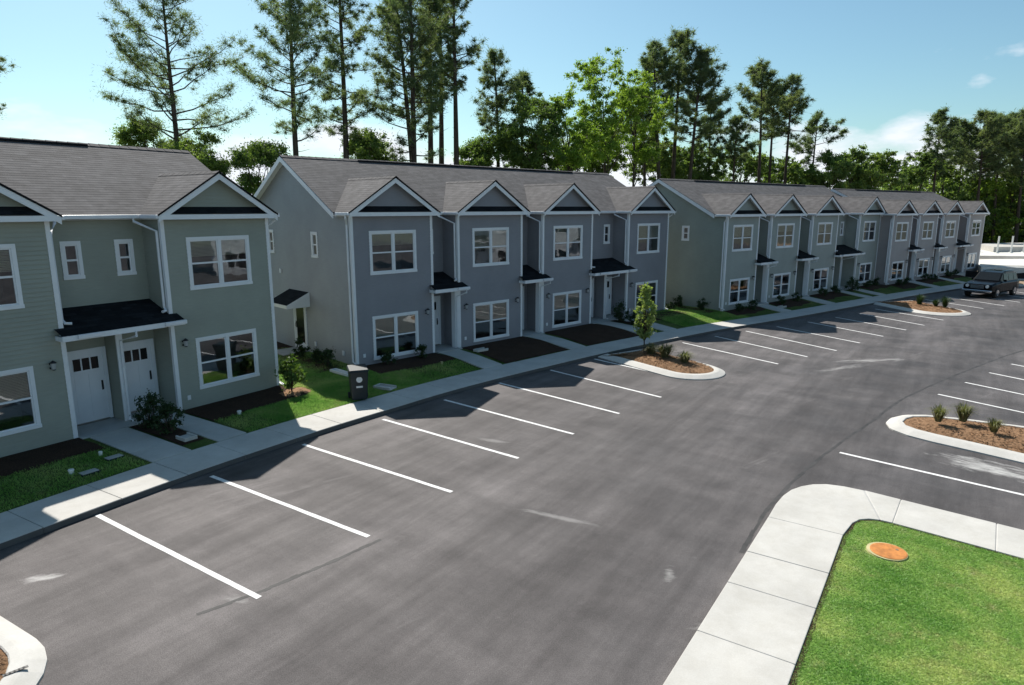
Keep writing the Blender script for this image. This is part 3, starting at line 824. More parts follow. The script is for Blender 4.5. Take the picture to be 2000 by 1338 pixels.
row('sage green town house row cut off by the left edge, nearest to the camera', FA, [(-13.65, -10.0), (-8.65, -5.0), (-3.62, .03), (2.9, 6.48)], [(-10.0, -8.65), (-5.0, -3.62), (.03, 2.9)],
    .10, 6.02, 7.28, .55, (3.76, 5.34), (.66, 2.28), 'sage', 'endwall', False, (0, .34, 0, .48, .47, .40))
row('slate blue-grey town house row in the middle, behind the round kerbed island', FB, [(0, 3.65), (4.99, 8.73), (10.1, 13.71), (16.74, 20.5)], [(3.65, 4.99), (8.73, 10.1), (13.71, 16.74)],
    .30, 6.05, 7.35, .55, (3.72, 5.36), (.45, 2.15), 'slate', 'endwall', True, (.47, .30, .47, .55, .47, .48, .0, .47))
row('grey-green town house row beyond the second sunlit lawn gap', FC, [(0, 3.4), (4.85, 8.45), (10.15, 13.85), (17.4, 21.0)], [(3.4, 4.85), (8.45, 10.15), (13.85, 17.4)],
    .35, 5.85, 7.02, .52, (3.72, 5.24), (.62, 2.12), 'green', 'greenend', True, (0, .4, 0, .3), False)
row('taupe town house row at the far end, beside the black car', FD, [(-.1, 3.25), (4.7, 8.3), (9.5, 13.0), (15.5, 19.25)], [(3.25, 4.7), (8.3, 9.5), (13.0, 15.5)],
    .40, 5.78, 6.80, .48, (3.66, 5.12), (.66, 2.12), 'taupe', 'taupe', True, (0, 0, .5, 0), False)

row('pale town house row across the lot, mirrored in the windows of the slate row', Frame((37.0, 40.0), -90), [(0, 3.65), (4.99, 8.73), (10.1, 13.71), (16.74, 20.5)], [(3.65, 4.99), (8.73, 10.1), (13.71, 16.74)],
    .30, 6.05, 7.35, .55, (3.72, 5.36), (.45, 2.15), 'cream', 'cream', True, (0, .4), False)

# ------------------------------------------------------------------ front paths, beds
def path_poly(F, x0, x1, y0=-.22):
    """concrete path from a stoop out to the sidewalk's back edge, split in panels"""
    def hit(x):
        y = y0
        while project(F.w(x, y))[1] > WALK + .03 and y > -8: y -= .03
        return y
    return hit(x0), hit(x1)
PATHS = []
def path(F, x0, x1, y0=-.26):
    ya, yb = path_poly(F, x0, x1, y0); n = max(1, int(round((y0 - (ya + yb) / 2) / 1.25)))
    root = bpy.data.objects.new('front_path', None); COL.objects.link(root); tag(root, kind='structure')
    PATHS.append((F, x0, x1))
    for i in range(n):
        f0, f1 = i / n, (i + 1) / n; c = []
        for x, ye_ in ((x0, ya), (x1, yb)): c.append((x, y0 + (ye_ - y0) * f0 - .005, y0 + (ye_ - y0) * f1 + .005))
        P = [F.w(c[0][0], c[0][2]), F.w(c[1][0], c[1][2]), F.w(c[1][0], c[1][1]), F.w(c[0][0], c[0][1])]
        Z = [max(lawn_z(*p) + .03, WZ + .004) for p in P]
        m = MB(); m.hexa([(*p, z - .2) for p, z in zip(P, Z)], [(*p, z) for p, z in zip(P, Z)])
        m.build('concrete_panel', M['concrete'], root, bevel=.01)
for a in ((.22, 1.22), (1.98, 2.82), (-4.85, -3.8), (-9.8, -8.8)): path(FA, *a)
for a in ((3.75, 4.75), (8.85, 9.85), (13.95, 14.95), (15.6, 16.55)): path(FB, *a)
for a in ((3.55, 4.6), (8.8, 9.9), (14.1, 15.0), (16.1, 17.1)): path(FC, *a)
for a in ((3.4, 4.5), (8.4, 9.4), (13.2, 14.2)): path(FD, *a)

def bed(F, x0, x1, y0, y1, mat='dmulch', amp=.14, name='mulch_bed'):
    """ragged planting bed in building coordinates laid over the sloping lawn"""
    nx, ny = max(4, int((x1 - x0) / .22)), max(3, int(abs(y1 - y0) / .22)); V, Fc = [], []
    ph = RNG.uniform(0, 9)
    for i in range(nx + 1):
        x = x0 + (x1 - x0) * i / nx; edge = y0 + amp * (math.sin(x * 2.1 + ph) * .6 + math.sin(x * 5.3 + ph * 2) * .4)
        for j in range(ny + 1):
            t = j / ny; yy = edge + (y1 - edge) * t
            while project(F.w(x, yy))[1] < WALK + .04 and yy < y1: yy += .06
            p = F.w(x, yy); bump_ = .035 * math.sin(math.pi * min(1, t * 1.2)) * (.7 + .3 * math.sin(x * 7 + j))
            V.append((p[0], p[1], lawn_z(*p) + .014 + max(0, bump_)))
    for i in range(nx):
        for j in range(ny): Fc.append((i * (ny + 1) + j, (i + 1) * (ny + 1) + j, (i + 1) * (ny + 1) + j + 1, i * (ny + 1) + j + 1))
    me = bpy.data.meshes.new(name); me.from_pydata(V, [], Fc); me.materials.append(M[mat])
    for p in me.polygons: p.use_smooth = True
    return tag(link(name, me), kind='structure')
bed(FA, 2.9, 6.45, -1.75, -.02); bed(FA, -3.6, .05, -1.5, -.02); bed(FA, 1.28, 1.92, -2.9, -.2, amp=.02); bed(FA, -8.6, -5, -1.2, -.02)
bed(FB, .05, 3.62, -1.55, -.02); bed(FB, 5.0, 8.75, -3.4, -.02, amp=.03); bed(FB, 10.05, 13.85, -3.4, -.02, amp=.03); bed(FB, 15.05, 15.5, -2.6, -.2, amp=.02); bed(FB, 16.8, 20.4, -1.7, -.02)
bed(FC, .1, 3.4, -1.0, -.02); bed(FC, 4.9, 8.4, -1.3, -.02); bed(FC, 10.2, 13.8, -1.3, -.02); bed(FC, 17.5, 20.9, -1.3, -.02)
bed(FD, 0, 3.2, -1.3, -.02); bed(FD, 4.7, 8.2, -1.2, -.02); bed(FD, 9.5, 13, -1.2, -.02)
# bed along the slate row's gable end: local frame turned a quarter
FBs = Frame(FB.w(0, 7.5), 43.8 - 90); bed(FBs, 0, 7.2, -1.35, -.02)
FCs = Frame(FC.w(0, 7.5), 40.3 - 90); bed(FCs, 0, 7.4, -1.2, -.02)

# ------------------------------------------------------------------ islands and the corner lawn on the right
def resample(poly, d=.25):
    poly = list(poly)
    if sum(p[0] * q[1] - q[0] * p[1] for p, q in zip(poly, poly[1:] + poly[:1])) < 0: poly = poly[::-1]
    P = np.array(poly + [poly[0]], float); sg = np.hypot(*np.diff(P, axis=0).T); a = np.concatenate([[0], np.cumsum(sg)]); n = int(a[-1] / d)
    t = np.linspace(0, a[-1], n, endpoint=False); return np.stack([np.interp(t, a, P[:, 0]), np.interp(t, a, P[:, 1])], 1)
def inset(P, d):
    t = np.roll(P, -1, 0) - np.roll(P, 1, 0); t /= np.hypot(*t.T)[:, None]; return P + np.stack([-t[:, 1], t[:, 0]], 1) * d     # inward for counter-clockwise
def capsule(a, b, r, n=14):
    a, b = np.array(a, float), np.array(b, float); d = (b - a) / np.hypot(*(b - a)); an = math.atan2(d[1], d[0]); out = [tuple(a - np.array([-d[1], d[0]]) * r)]
    for i in range(n + 1):
        q = an - math.pi / 2 + math.pi * i / n; out.append((b[0] + r * math.cos(q), b[1] + r * math.sin(q)))
    out.append(tuple(a + np.array([-d[1], d[0]]) * r)); return out
def island(label, poly, kw=.42, fill='straw', mound=.10, seed=0):
    P = resample(poly, .16); root = bpy.data.objects.new('planted_island', None); COL.objects.link(root); tag(root, kind='structure')
    H = .14; rings = [(0, -.1), (.0, .035), (.03, .05), (kw * .55, H - .012), (kw * .68, H), (kw - .02, H + .004), (kw, H - .01), (kw, H - .08)]
    V, Fc = [], []; n = len(P)
    for d, z in rings: V += [(*p, z) for p in inset(P, d)]
    for i in range(len(rings) - 1):
        for j in range(n): Fc.append((i * n + j, i * n + (j + 1) % n, (i + 1) * n + (j + 1) % n, (i + 1) * n + j))
    me = bpy.data.meshes.new('kerb'); me.from_pydata(V, [], Fc); me.materials.append(M['kerb'])
    link('kerb', me, root)
    ring = inset(P, kw - .01); c = ring.mean(0); V, Fc = [(*c, H + mound)], []; K_ = 7; rg = np.random.default_rng(seed)
    for i in range(1, K_ + 1):
        for p in ring:
            t = i / K_; q = c + (p - c) * t
            V.append((*q, H - .03 + (mound + .03) * (1 - t ** 3) + (rg.normal(0, .012) if i < K_ else 0)))
    for j in range(n): Fc.append((0, 1 + j, 1 + (j + 1) % n))
    for i in range(K_ - 1):
        for j in range(n): Fc.append((1 + i * n + j, 1 + (i + 1) * n + j, 1 + (i + 1) * n + (j + 1) % n, 1 + i * n + (j + 1) % n))
    me = bpy.data.meshes.new('mulch_bed'); me.from_pydata(V, [], Fc); me.materials.append(M[fill])
    for p in me.polygons: p.use_smooth = True
    link('mulch_bed', me, root)
    # loose straw lying on the bed
    k_ = int(260 * max(1, abs(np.cross(ring - c, np.roll(ring, -1, 0) - c).sum()) / 2))
    k_ = min(k_, 9000); j = rg.integers(0, n, k_); t = np.sqrt(rg.uniform(0, 1, k_)) * .98; q = c + (ring[j] - c) * t[:, None] ; w = rg.uniform(0, 2 * math.pi, k_); ln = rg.uniform(.06, .16, k_)
    z = H - .03 + (mound + .03) * (1 - t ** 3) + .012
    dx, dy = np.cos(w) * ln / 2, np.sin(w) * ln / 2; nx, ny = -np.sin(w) * .009, np.cos(w) * .009; hz = rg.uniform(0, .03, k_)
    vv = np.stack([np.stack([q[:, 0] - dx, q[:, 1] - dy, z], 1), np.stack([q[:, 0] + nx, q[:, 1] + ny, z + hz], 1), np.stack([q[:, 0] + dx, q[:, 1] + dy, z + hz], 1), np.stack([q[:, 0] - nx, q[:, 1] - ny, z + hz * .4], 1)], 1).reshape(-1, 3)
    o = link('pine_straw', fast_mesh('pine_straw', vv, np.arange(len(vv)).reshape(-1, 4), M[fill], 4), root); o['kind'] = 'stuff'
    return root
island('middle', capsule((4.75, 28.2), (6.85, 25.0), 1.34), seed=1, mound=.16)
island('far', capsule((25.2, 44.1), (25.85, 40.0), 1.7), seed=2)
island('right', [(19.5, 8.4), (21.5, 14.2), (17.0, 16.9), (14.63, 18.25), (13.4, 18.95), (12.41, 19.34), (11.8, 19.33), (11.33, 19.08), (10.95, 18.65), (10.78, 18.1), (10.95, 17.55), (11.3, 17.05), (11.95, 16.33), (12.65, 15.5), (14.3, 13.75), (16.5, 11.4)][::-1], seed=3)
island('near', capsule((-12.1, 10.0), (-7.7, 7.42), 1.46), seed=4)

rw = bpy.data.objects.new('corner_sidewalk', None); COL.objects.link(rw); tag(rw, kind='structure')
d1 = np.array([-.553, -.833]); n1 = np.array([.833, -.553]); d2 = np.array([.754, -.657]); n2 = np.array([-.657, -.754])
P3_ = np.array([8.25, 13.16]); Q3 = np.array([7.49, 12.13])
O1, O2 = np.array([5.14, 12.39]), np.array([7.73, 13.67]); W1 = 1.46
mb_ = MB(); mb_.face([(*p, .121) for p in (O1 + n1 * 1.33 + d1 * 14, O1 + n1 * 1.33, np.array([6.52, 11.97]), np.array([6.68, 12.17]), np.array([6.9, 12.31]), np.array([7.12, 12.34]), np.array([7.3, 12.29]), Q3 + n2 * -.03, Q3 + n2 * -.03 + d2 * 10, P3_ + d2 * 10, P3_, O2, np.array([7.05, 13.98]), np.array([6.44, 13.86]), np.array([5.85, 13.38]), O1 + n1 * .03, O1 + n1 * .03 + d1 * 14)]); mb_.build('joint_bed', M['step'], rw)
def panel(pts):
    m = MB(); a = sum(p[0] * q[1] - q[0] * p[1] for p, q in zip(pts, pts[1:] + pts[:1]))
    if a < 0: pts = pts[::-1]
    m.prism([tuple(p) for p in pts], -.1, .13 + RNG.normal(0, .0015)); m.build('concrete_panel', M['concrete'], rw, bevel=.012)
GJ = .006
I1 = O1 + n1 * 1.33; INC = [(6.56, 11.95), (6.70, 12.15), (6.92, 12.27), (7.12, 12.30), (7.31, 12.25)]
t0 = 0
for k_, L_ in enumerate((1.63, 1.21, 1.55, 1.6, 1.55, 1.55, 1.55, 1.55, 1.55, 1.55)):
    a, b = t0 + GJ, t0 + L_ - GJ
    panel([O1 + d1 * a, O1 + d1 * b, O1 + n1 * 1.36 + d1 * b, O1 + n1 * 1.36 + d1 * a]); t0 += L_
corner_out = [O1, np.array([5.52, 12.98]), np.array([5.85, 13.41]), np.array([6.14, 13.70]), np.array([6.44, 13.89]), np.array([6.75, 14.0]), np.array([7.05, 14.01]), np.array([7.38, 13.89]), O2]
panel([O1 + n1 * 1.36 - d1 * GJ] + [O1 - d1 * GJ] + corner_out[1:-1] + [O2 - np.array([.02, .0]), np.array([7.30, 12.26]), np.array([7.12, 12.31]), np.array([6.92, 12.28]), np.array([6.70, 12.13])])
P3 = np.array([8.27, 13.20]); Q3 = np.array([7.49, 12.13])
panel([O2 + np.array([.012, -.006]), P3 - d2 * GJ, Q3 - d2 * GJ, np.array([7.325, 12.245])])
t0 = 0
for L_ in (1.66, 1.55, 1.55, 1.55, 1.55, 1.55, 1.55):
    panel([P3 + d2 * (t0 + GJ), P3 + d2 * (t0 + L_ - GJ), Q3 + d2 * (t0 + L_ - GJ), Q3 + d2 * (t0 + GJ)]); t0 += L_
LAWN_R = [tuple(O1 + n1 * 1.38 + d1 * 14), (4, -4), (22, -4), tuple(Q3 + d2 * 14 + n2 * .02), tuple(Q3 + n2 * .02), (7.29, 12.21), (7.11, 12.26), (6.93, 12.23), (6.74, 12.10), (6.60, 11.92), tuple(O1 + n1 * 1.38)]
m = MB(); m.face([(*p, .105) for p in LAWN_R]); tag(m.build('corner_lawn', M['turf']), kind='structure')

# grass blades as real geometry on the lawns nearest the camera
def inside(P, poly):
    x, y = P[:, 0], P[:, 1]; r = np.zeros(len(P), bool); q = np.array(poly); n = len(q)
    for i in range(n):
        a, b = q[i], q[(i + 1) % n]
        c = ((a[1] > y) != (b[1] > y)) & (x < (b[0] - a[0]) * (y - a[1]) / (b[1] - a[1] + 1e-12) + a[0]); r ^= c
    return r
def blades(name, P, Z, h=(.025, .055), w=.006, seed=0):
    rg = np.random.default_rng(seed); n = len(P); an = rg.uniform(0, 2 * math.pi, n); ln = rg.uniform(*h, n); le = rg.normal(0, .030, (n, 2))
    c, s = np.cos(an) * w, np.sin(an) * w
    v = np.stack([np.stack([P[:, 0] - c, P[:, 1] - s, Z], 1), np.stack([P[:, 0] + c, P[:, 1] + s, Z], 1), np.stack([P[:, 0] + le[:, 0], P[:, 1] + le[:, 1], Z + ln], 1)], 1).reshape(-1, 3)
    return tag(link(name, fast_mesh(name, v, np.arange(len(v)).reshape(-1, 3), M['blades'])), 'short green turf with dry yellow patches', 'grass', kind='stuff')
P = np.stack([RNG.uniform(2.2, 10.5, 300000), RNG.uniform(6.2, 12.4, 300000)], 1)
P = P[inside(P, LAWN_R)]; P = P[np.hypot(P[:, 0] - 6.77, P[:, 1] - 11.03) > .36]
blades('grass', P, np.full(len(P), .105), (.012, .034), .006, seed=1)
def lawn_patch(F, x0, x1, y0, y1, n, seed):
    rg = np.random.default_rng(seed); x, y = rg.uniform(x0, x1, n), rg.uniform(y0, y1, n); pp, zz = [], []
    Pw = F.o + np.outer(x, F.u) + np.outer(y, F.n)
    I = np.concatenate([np.argmin(((KC[None] - Pw[q:q + 2000, None]) ** 2).sum(2), 1) for q in range(0, n, 2000)])
    d = np.hypot(*(KC[I] - Pw).T); k_ = d > WALK + .03; Pw, I, d = Pw[k_], I[k_], d[k_]
    t_ = np.clip((d - WALK) / 2.2, 0, 1); t_ = t_ * t_ * (3 - 2 * t_)
    sb = [project(FA.w(6, 0))[0], project(FB.w(0, 0))[0], project(FC.w(2, 0))[0], project(FD.w(3, 0))[0]]
    pp, zz = Pw, WZ - .015 + t_ * (np.interp(ARC[I], sb, [.13, .30, .35, .40]) + .01 - WZ)
    return np.array(pp), np.array(zz)
for (F, x0, x1, y0, y1, n, sd) in ((FA, 2.95, 9.6, -3.6, -1.0, 16000, 1), (FA, 4.0, 10.2, -4.0, 4.5, 110000, 2), (FB, -3.2, 3.6, -3.6, -1.0, 15000, 3), (FA, -3.6, .1, -3.8, -1.1, 9000, 4), (FC, -5.0, .5, -3.2, 3.0, 50000, 5)):
    P, Z = lawn_patch(F, x0, x1, y0, y1, n, sd)
    keep = np.ones(len(P), bool)
    for (pf, a, b) in PATHS:
        lx = (P - pf.o) @ pf.u; ly = (P - pf.o) @ pf.n; keep &= ~((lx > a - .03) & (lx < b + .03) & (ly > -5) & (ly < .5))
    keep &= np.hypot(P[:, 0] + 7.35, P[:, 1] - 21.45) > .62
    for bf, bx0, bx1, by in ((FA, 2.9, 6.45, -1.7), (FA, -3.6, .05, -1.45), (FB, .05, 3.62, -1.5), (FC, .1, 3.4, -1.0)):
        lx = (P - bf.o) @ bf.u; ly = (P - bf.o) @ bf.n; keep &= ~((lx > bx0) & (lx < bx1) & (ly > by) & (ly < .1))
    for bf in (FA, FB, FC):
        lx = (P - bf.o) @ bf.u; ly = (P - bf.o) @ bf.n; keep &= ~((lx > (0 if bf is not FA else -14)) & (lx < (6.6 if bf is FA else 21)) & (ly > -.05) & (ly < 8.6))
    blades('grass', P[keep], Z[keep], (.03, .07), .009, sd)

ed = np.array([tuple(O1 + n1 * 1.37 + d1 * 14)] + [tuple(O1 + n1 * 1.37 + d1 * q) for q in np.linspace(9, 0, 60)] + [(6.57, 11.95), (6.69, 12.14), (6.92, 12.275), (7.12, 12.30), (7.30, 12.25)] + [tuple(Q3 + d2 * q) for q in np.linspace(0, 5, 26)])
m = MB(); wv = .045 + .035 * RNG.random(len(ed)); wv[62:] *= .7
for i in range(len(ed) - 1):
    nn = []
    for q in (i, i + 1):
        d_ = ed[min(q + 1, len(ed) - 1)] - ed[max(q - 1, 0)]; d_ /= np.hypot(*d_); nn.append(np.array([d_[1], -d_[0]]) * wv[q])
    m.face([(*ed[i], .112), (*(ed[i] + nn[0]), .109), (*(ed[i + 1] + nn[1]), .109), (*ed[i + 1], .112)][::-1])
tag(m.build('soil_edge', M['dmulch']), kind='structure')
# round lid in the corner lawn
t = thing('round_cover', 'round rust orange lid with a pale rim set in the corner lawn', 'lid', (6.77, 11.03, .10))
m = MB(); m.tube([(0, 0, -.05), (0, 0, .03)], [.345, .33], 32); m.build('rim', M['lidrim'], t)
m = MB(); m.tube([(.02, -.01, .0), (.02, -.01, .036), (.02, -.01, .042)], [.30, .30, .28], 32); m.build('lid', M['rust'], t)
m = MB(); m.tube([(.19, .02, .03), (.19, .02, .046)], .028, 10); m.build('lift_hole', M['wood'], t)

# ------------------------------------------------------------------ vegetation builders
def tri_cloud(C, rad, per, ln, wd, rg, outward=.6, flat=1.0):
    """thin leaf triangles around the clump centres C"""
    n = len(C) * per; c = np.repeat(C, per, 0); r = np.repeat(rad, per)
    d = rg.normal(0, 1, (n, 3)); d /= np.linalg.norm(d, axis=1)[:, None]; d[:, 2] *= flat
    p = c + d * (r * np.minimum(1.7, np.abs(rg.normal(0, .68, n)) + .08))[:, None]
    a = d * outward + rg.normal(0, .5, (n, 3)); a /= np.linalg.norm(a, axis=1)[:, None]
    b = np.cross(a, rg.normal(0, 1, (n, 3))); b /= np.linalg.norm(b, axis=1)[:, None] + 1e-9
    L_ = (ln * rg.uniform(.6, 1.3, n))[:, None]; w = wd * rg.uniform(.7, 1.3, n)[:, None]
    return np.stack([p - b * w - a * L_ * .4, p + b * w - a * L_ * .4, p + a * L_ * .6], 1).reshape(-1, 3)

def limb(mb, a, b, r0, r1, sag, rg, n=4, sides=5):
    a, b = Vector(a), Vector(b); pts = []
    for i in range(n + 1):
        t_ = i / n; p = a.lerp(b, t_); p.z += sag * (t_ * t_ - t_); p += Vector(rg.normal(0, .02 * (b - a).length, 3)) * (0 < i < n); pts.append(p)
    mb.tube(pts, [r0 + (r1 - r0) * i / n for i in range(n + 1)], sides, cap=False); return pts

def tree(kind, X, Y, top, dx, rad, cb, label, group, z0=.1, seed=0):
    rg = np.random.default_rng(seed); H = top - z0; cb = max(.8, cb - z0)
    name = {'pine': 'pine_tree', 'broad': 'broadleaf_tree', 'oak': 'oak_tree'}[kind]
    o = thing(name, label, 'tree', (X, Y, z0), 0, group)
    far = Y > 88
    tr = MB(); C, RD = [], []
    tpts = []; bend = rg.normal(0, .12, 2)
    for i in range(9):
        f = i / 8; tpts.append(Vector((dx * f + bend[0] * math.sin(f * 3.1), bend[1] * math.sin(f * 3.1), H * f * (.97 if kind == 'pine' else .8))))
    r0 = {'pine': .0125 * H + .03, 'broad': .20, 'oak': .17}[kind]
    tr.tube(tpts, [r0 * (1 - .80 * i / 8) for i in range(9)], 8)
    def on(f):
        i = min(7, int(f * 8)); return tpts[i].lerp(tpts[i + 1], f * 8 - i)
    if kind == 'pine':
        nb = int(min(64, (H - cb) / .20 + 8)); ga = rg.uniform(0, 6)
        f0 = cb / H * .94
        for i in range(nb):
            f = f0 + (1 - f0) * (i / (nb - 1)) ** .9; u_ = (f - f0) / (1 - f0)
            prof = (.62 + .50 * math.sin(math.pi * min(1, u_ * 1.0 + .12))) * (1 - u_ ** 3 * .62)
            L_ = rad * prof * rg.uniform(.42, 1.22) * (.55 + .45 * min(1, u_ * 5 + .25)); ga += 2.4 + rg.normal(0, .5); el = R(rg.uniform(-4, 34) + 30 * u_)
            if rg.random() < .16: continue
            a = on(min(f, .985)); d = Vector((math.cos(ga) * math.cos(el), math.sin(ga) * math.cos(el), math.sin(el))); b = a + d * L_
            pts = limb(tr, a, b, .055 * (1.2 - u_ * .7), .014, .25 * L_, rg)
            nc = max(3, int(L_ / .50))
            for q in range(nc):
                t_ = .42 + .58 * (q + .5) / nc; p = pts[0].lerp(pts[-1], t_); p.z += .25 * L_ * (t_ * t_ - t_)
                side = Vector((-d.y, d.x, 0)) * rg.normal(0, .33) * (1.25 - .3 * t_) + Vector((0, 0, rg.uniform(-.02, .34)))
                if rg.random() < .5: limb(tr, p, p + side, .016, .008, 0, rg, 1, 4)
                C.append(p + side); RD.append(rg.uniform(.22, .66) * (.62 + rad * .09))
                if rg.random() < .55: C.append(p + side * rg.uniform(-.8, -.2) + Vector(rg.normal(0, .15, 3))); RD.append(rg.uniform(.20, .44) * (.62 + rad * .10))
        C.append(tpts[-1] + Vector((0, 0, .1))); RD.append(.4)
        for q in range(2):        # a dead snag or two under the crown
            f = f0 * rg.uniform(.75, .98); g_ = rg.uniform(0, 6.3); a = on(f); limb(tr, a, a + Vector((math.cos(g_), math.sin(g_), .2)) * rg.uniform(.5, 1.2), .025, .008, .1, rg, 2, 4)
        per, ln, wd = (int(100 if not far else 62), .0045 * Y + .01, .00036 * Y)
        V = tri_cloud(np.array(C), np.array(RD), per, ln, wd, rg, 1.1, .8); mat = M['pine']
    else:
        nl = int(rg.integers(7, 10)); cz = (cb + H) / 2; hz = (H - cb) / 2; lobes = []
        for i in range(int((nl * 2 + 3) * min(1, max(.45, rad / 3.2)))):
            an = i * 2.4 + rg.normal(0, .3); zz = rg.uniform(-.85, .95); rr = math.sqrt(max(.05, 1 - zz * zz)) * rg.uniform(.35, .95)
            lobes.append(Vector((dx * .8 + math.cos(an) * rr * rad, math.sin(an) * rr * rad, cz + zz * hz)))
        for i, p in enumerate(lobes):
            s_ = on(min(.95, max(.25, (p.z - abs(p.x) * .5 - .8) / H))); pts = limb(tr, s_, p, .06, .012, -.1 * (p - s_).length, rg)
            k_ = int(rg.integers(9, 16)); lr = rad * rg.uniform(.30, .56)
            for q in range(k_):
                d = Vector(rg.normal(0, 1, 3)).normalized(); c = p + Vector((d.x, d.y, d.z * .7)) * lr * rg.uniform(.3, 1.1); C.append(c); RD.append(rg.uniform(.22, .62))
                if q % 3 == 0: limb(tr, p, c, .014, .005, 0, rg, 1, 4)
        per, ln, wd = (130, .0026 * Y + .02, .0010 * Y) if not far else (60, .0030 * Y, .0012 * Y)
        if kind == 'broad': per = int(per * .9)
        V = tri_cloud(np.array(C), np.array(RD), per, ln, wd, rg, .2, .75); mat = M[kind]
    tr.build('trunk', M['bark'], o, smooth=True)
    link('crown', fast_mesh('crown', V, np.arange(len(V)).reshape(-1, 3), mat), o)
    return o

def shrub(X, Y, z, h, r, label, cat='shrub', group=None, mat='shrub', seed=0, trunk_h=0, name='shrub', n=26, per=60, leaf=(.07, .028)):
    rg = np.random.default_rng(seed); o = thing(name, label, cat, (X, Y, z), 0, group); C, RD = [], []; tr = MB()
    for i in range(n):
        an = rg.uniform(0, 6.3); t_ = rg.uniform(0, 1); zz = trunk_h + (h - trunk_h) * t_; rr = r * math.sin(math.pi * (.18 + .74 * t_)) * math.sqrt(rg.uniform(0, 1))
        c = Vector((math.cos(an) * rr, math.sin(an) * rr, zz * .92 + .06)); C.append(c); RD.append(r * rg.uniform(.25, .45))
        a = Vector((rg.normal(0, .02), rg.normal(0, .02), trunk_h * .8 if trunk_h else 0)); limb(tr, a, c, .014, .004, 0, rg, 2, 4)
    if trunk_h: tr.tube([(0, 0, -.05), (.01, 0, h * .5), (0, .02, h * .85)], [.028, .02, .008], 6)
    V = tri_cloud(np.array(C), np.array(RD), per, leaf[0], leaf[1], rg, .4, .9)
    tr.build('stem', M['bark'], o); link('foliage', fast_mesh('foliage', V, np.arange(len(V)).reshape(-1, 3), M[mat]), o); return o

def grass_tuft(X, Y, z, h, r, label, group, mat='tuft', n=260, seed=0):
    rg = np.random.default_rng(seed); o = thing('ornamental_grass', label, 'grass clump', (X, Y, z), 0, group)
    an = rg.uniform(0, 6.3, n); b0 = np.stack([np.cos(an), np.sin(an), np.zeros(n)], 1); sp = rg.uniform(.1, 1, n)[:, None]; L_ = h * rg.uniform(.6, 1.05, n)[:, None]
    p0 = b0 * r * .25 * rg.uniform(0, 1, n)[:, None]; mid = p0 + b0 * sp * r * .5 + np.array([0, 0, 1]) * L_ * .75; tip = p0 + b0 * sp * r * 1.15 + np.array([0, 0, 1]) * L_ * (1.05 - .45 * sp)
    w = np.stack([-np.sin(an), np.cos(an), np.zeros(n)], 1) * .012
    v = np.stack([p0 - w, p0 + w, mid + w * .8, mid - w * .8, tip], 1).reshape(-1, 3)
    i = np.arange(n) * 5; f = np.concatenate([np.stack([i, i + 1, i + 2], 1), np.stack([i, i + 2, i + 3], 1), np.stack([i + 3, i + 2, i + 4], 1)])
    link('leaf_blades', fast_mesh('leaf_blades', v, f, M[mat]), o); return o

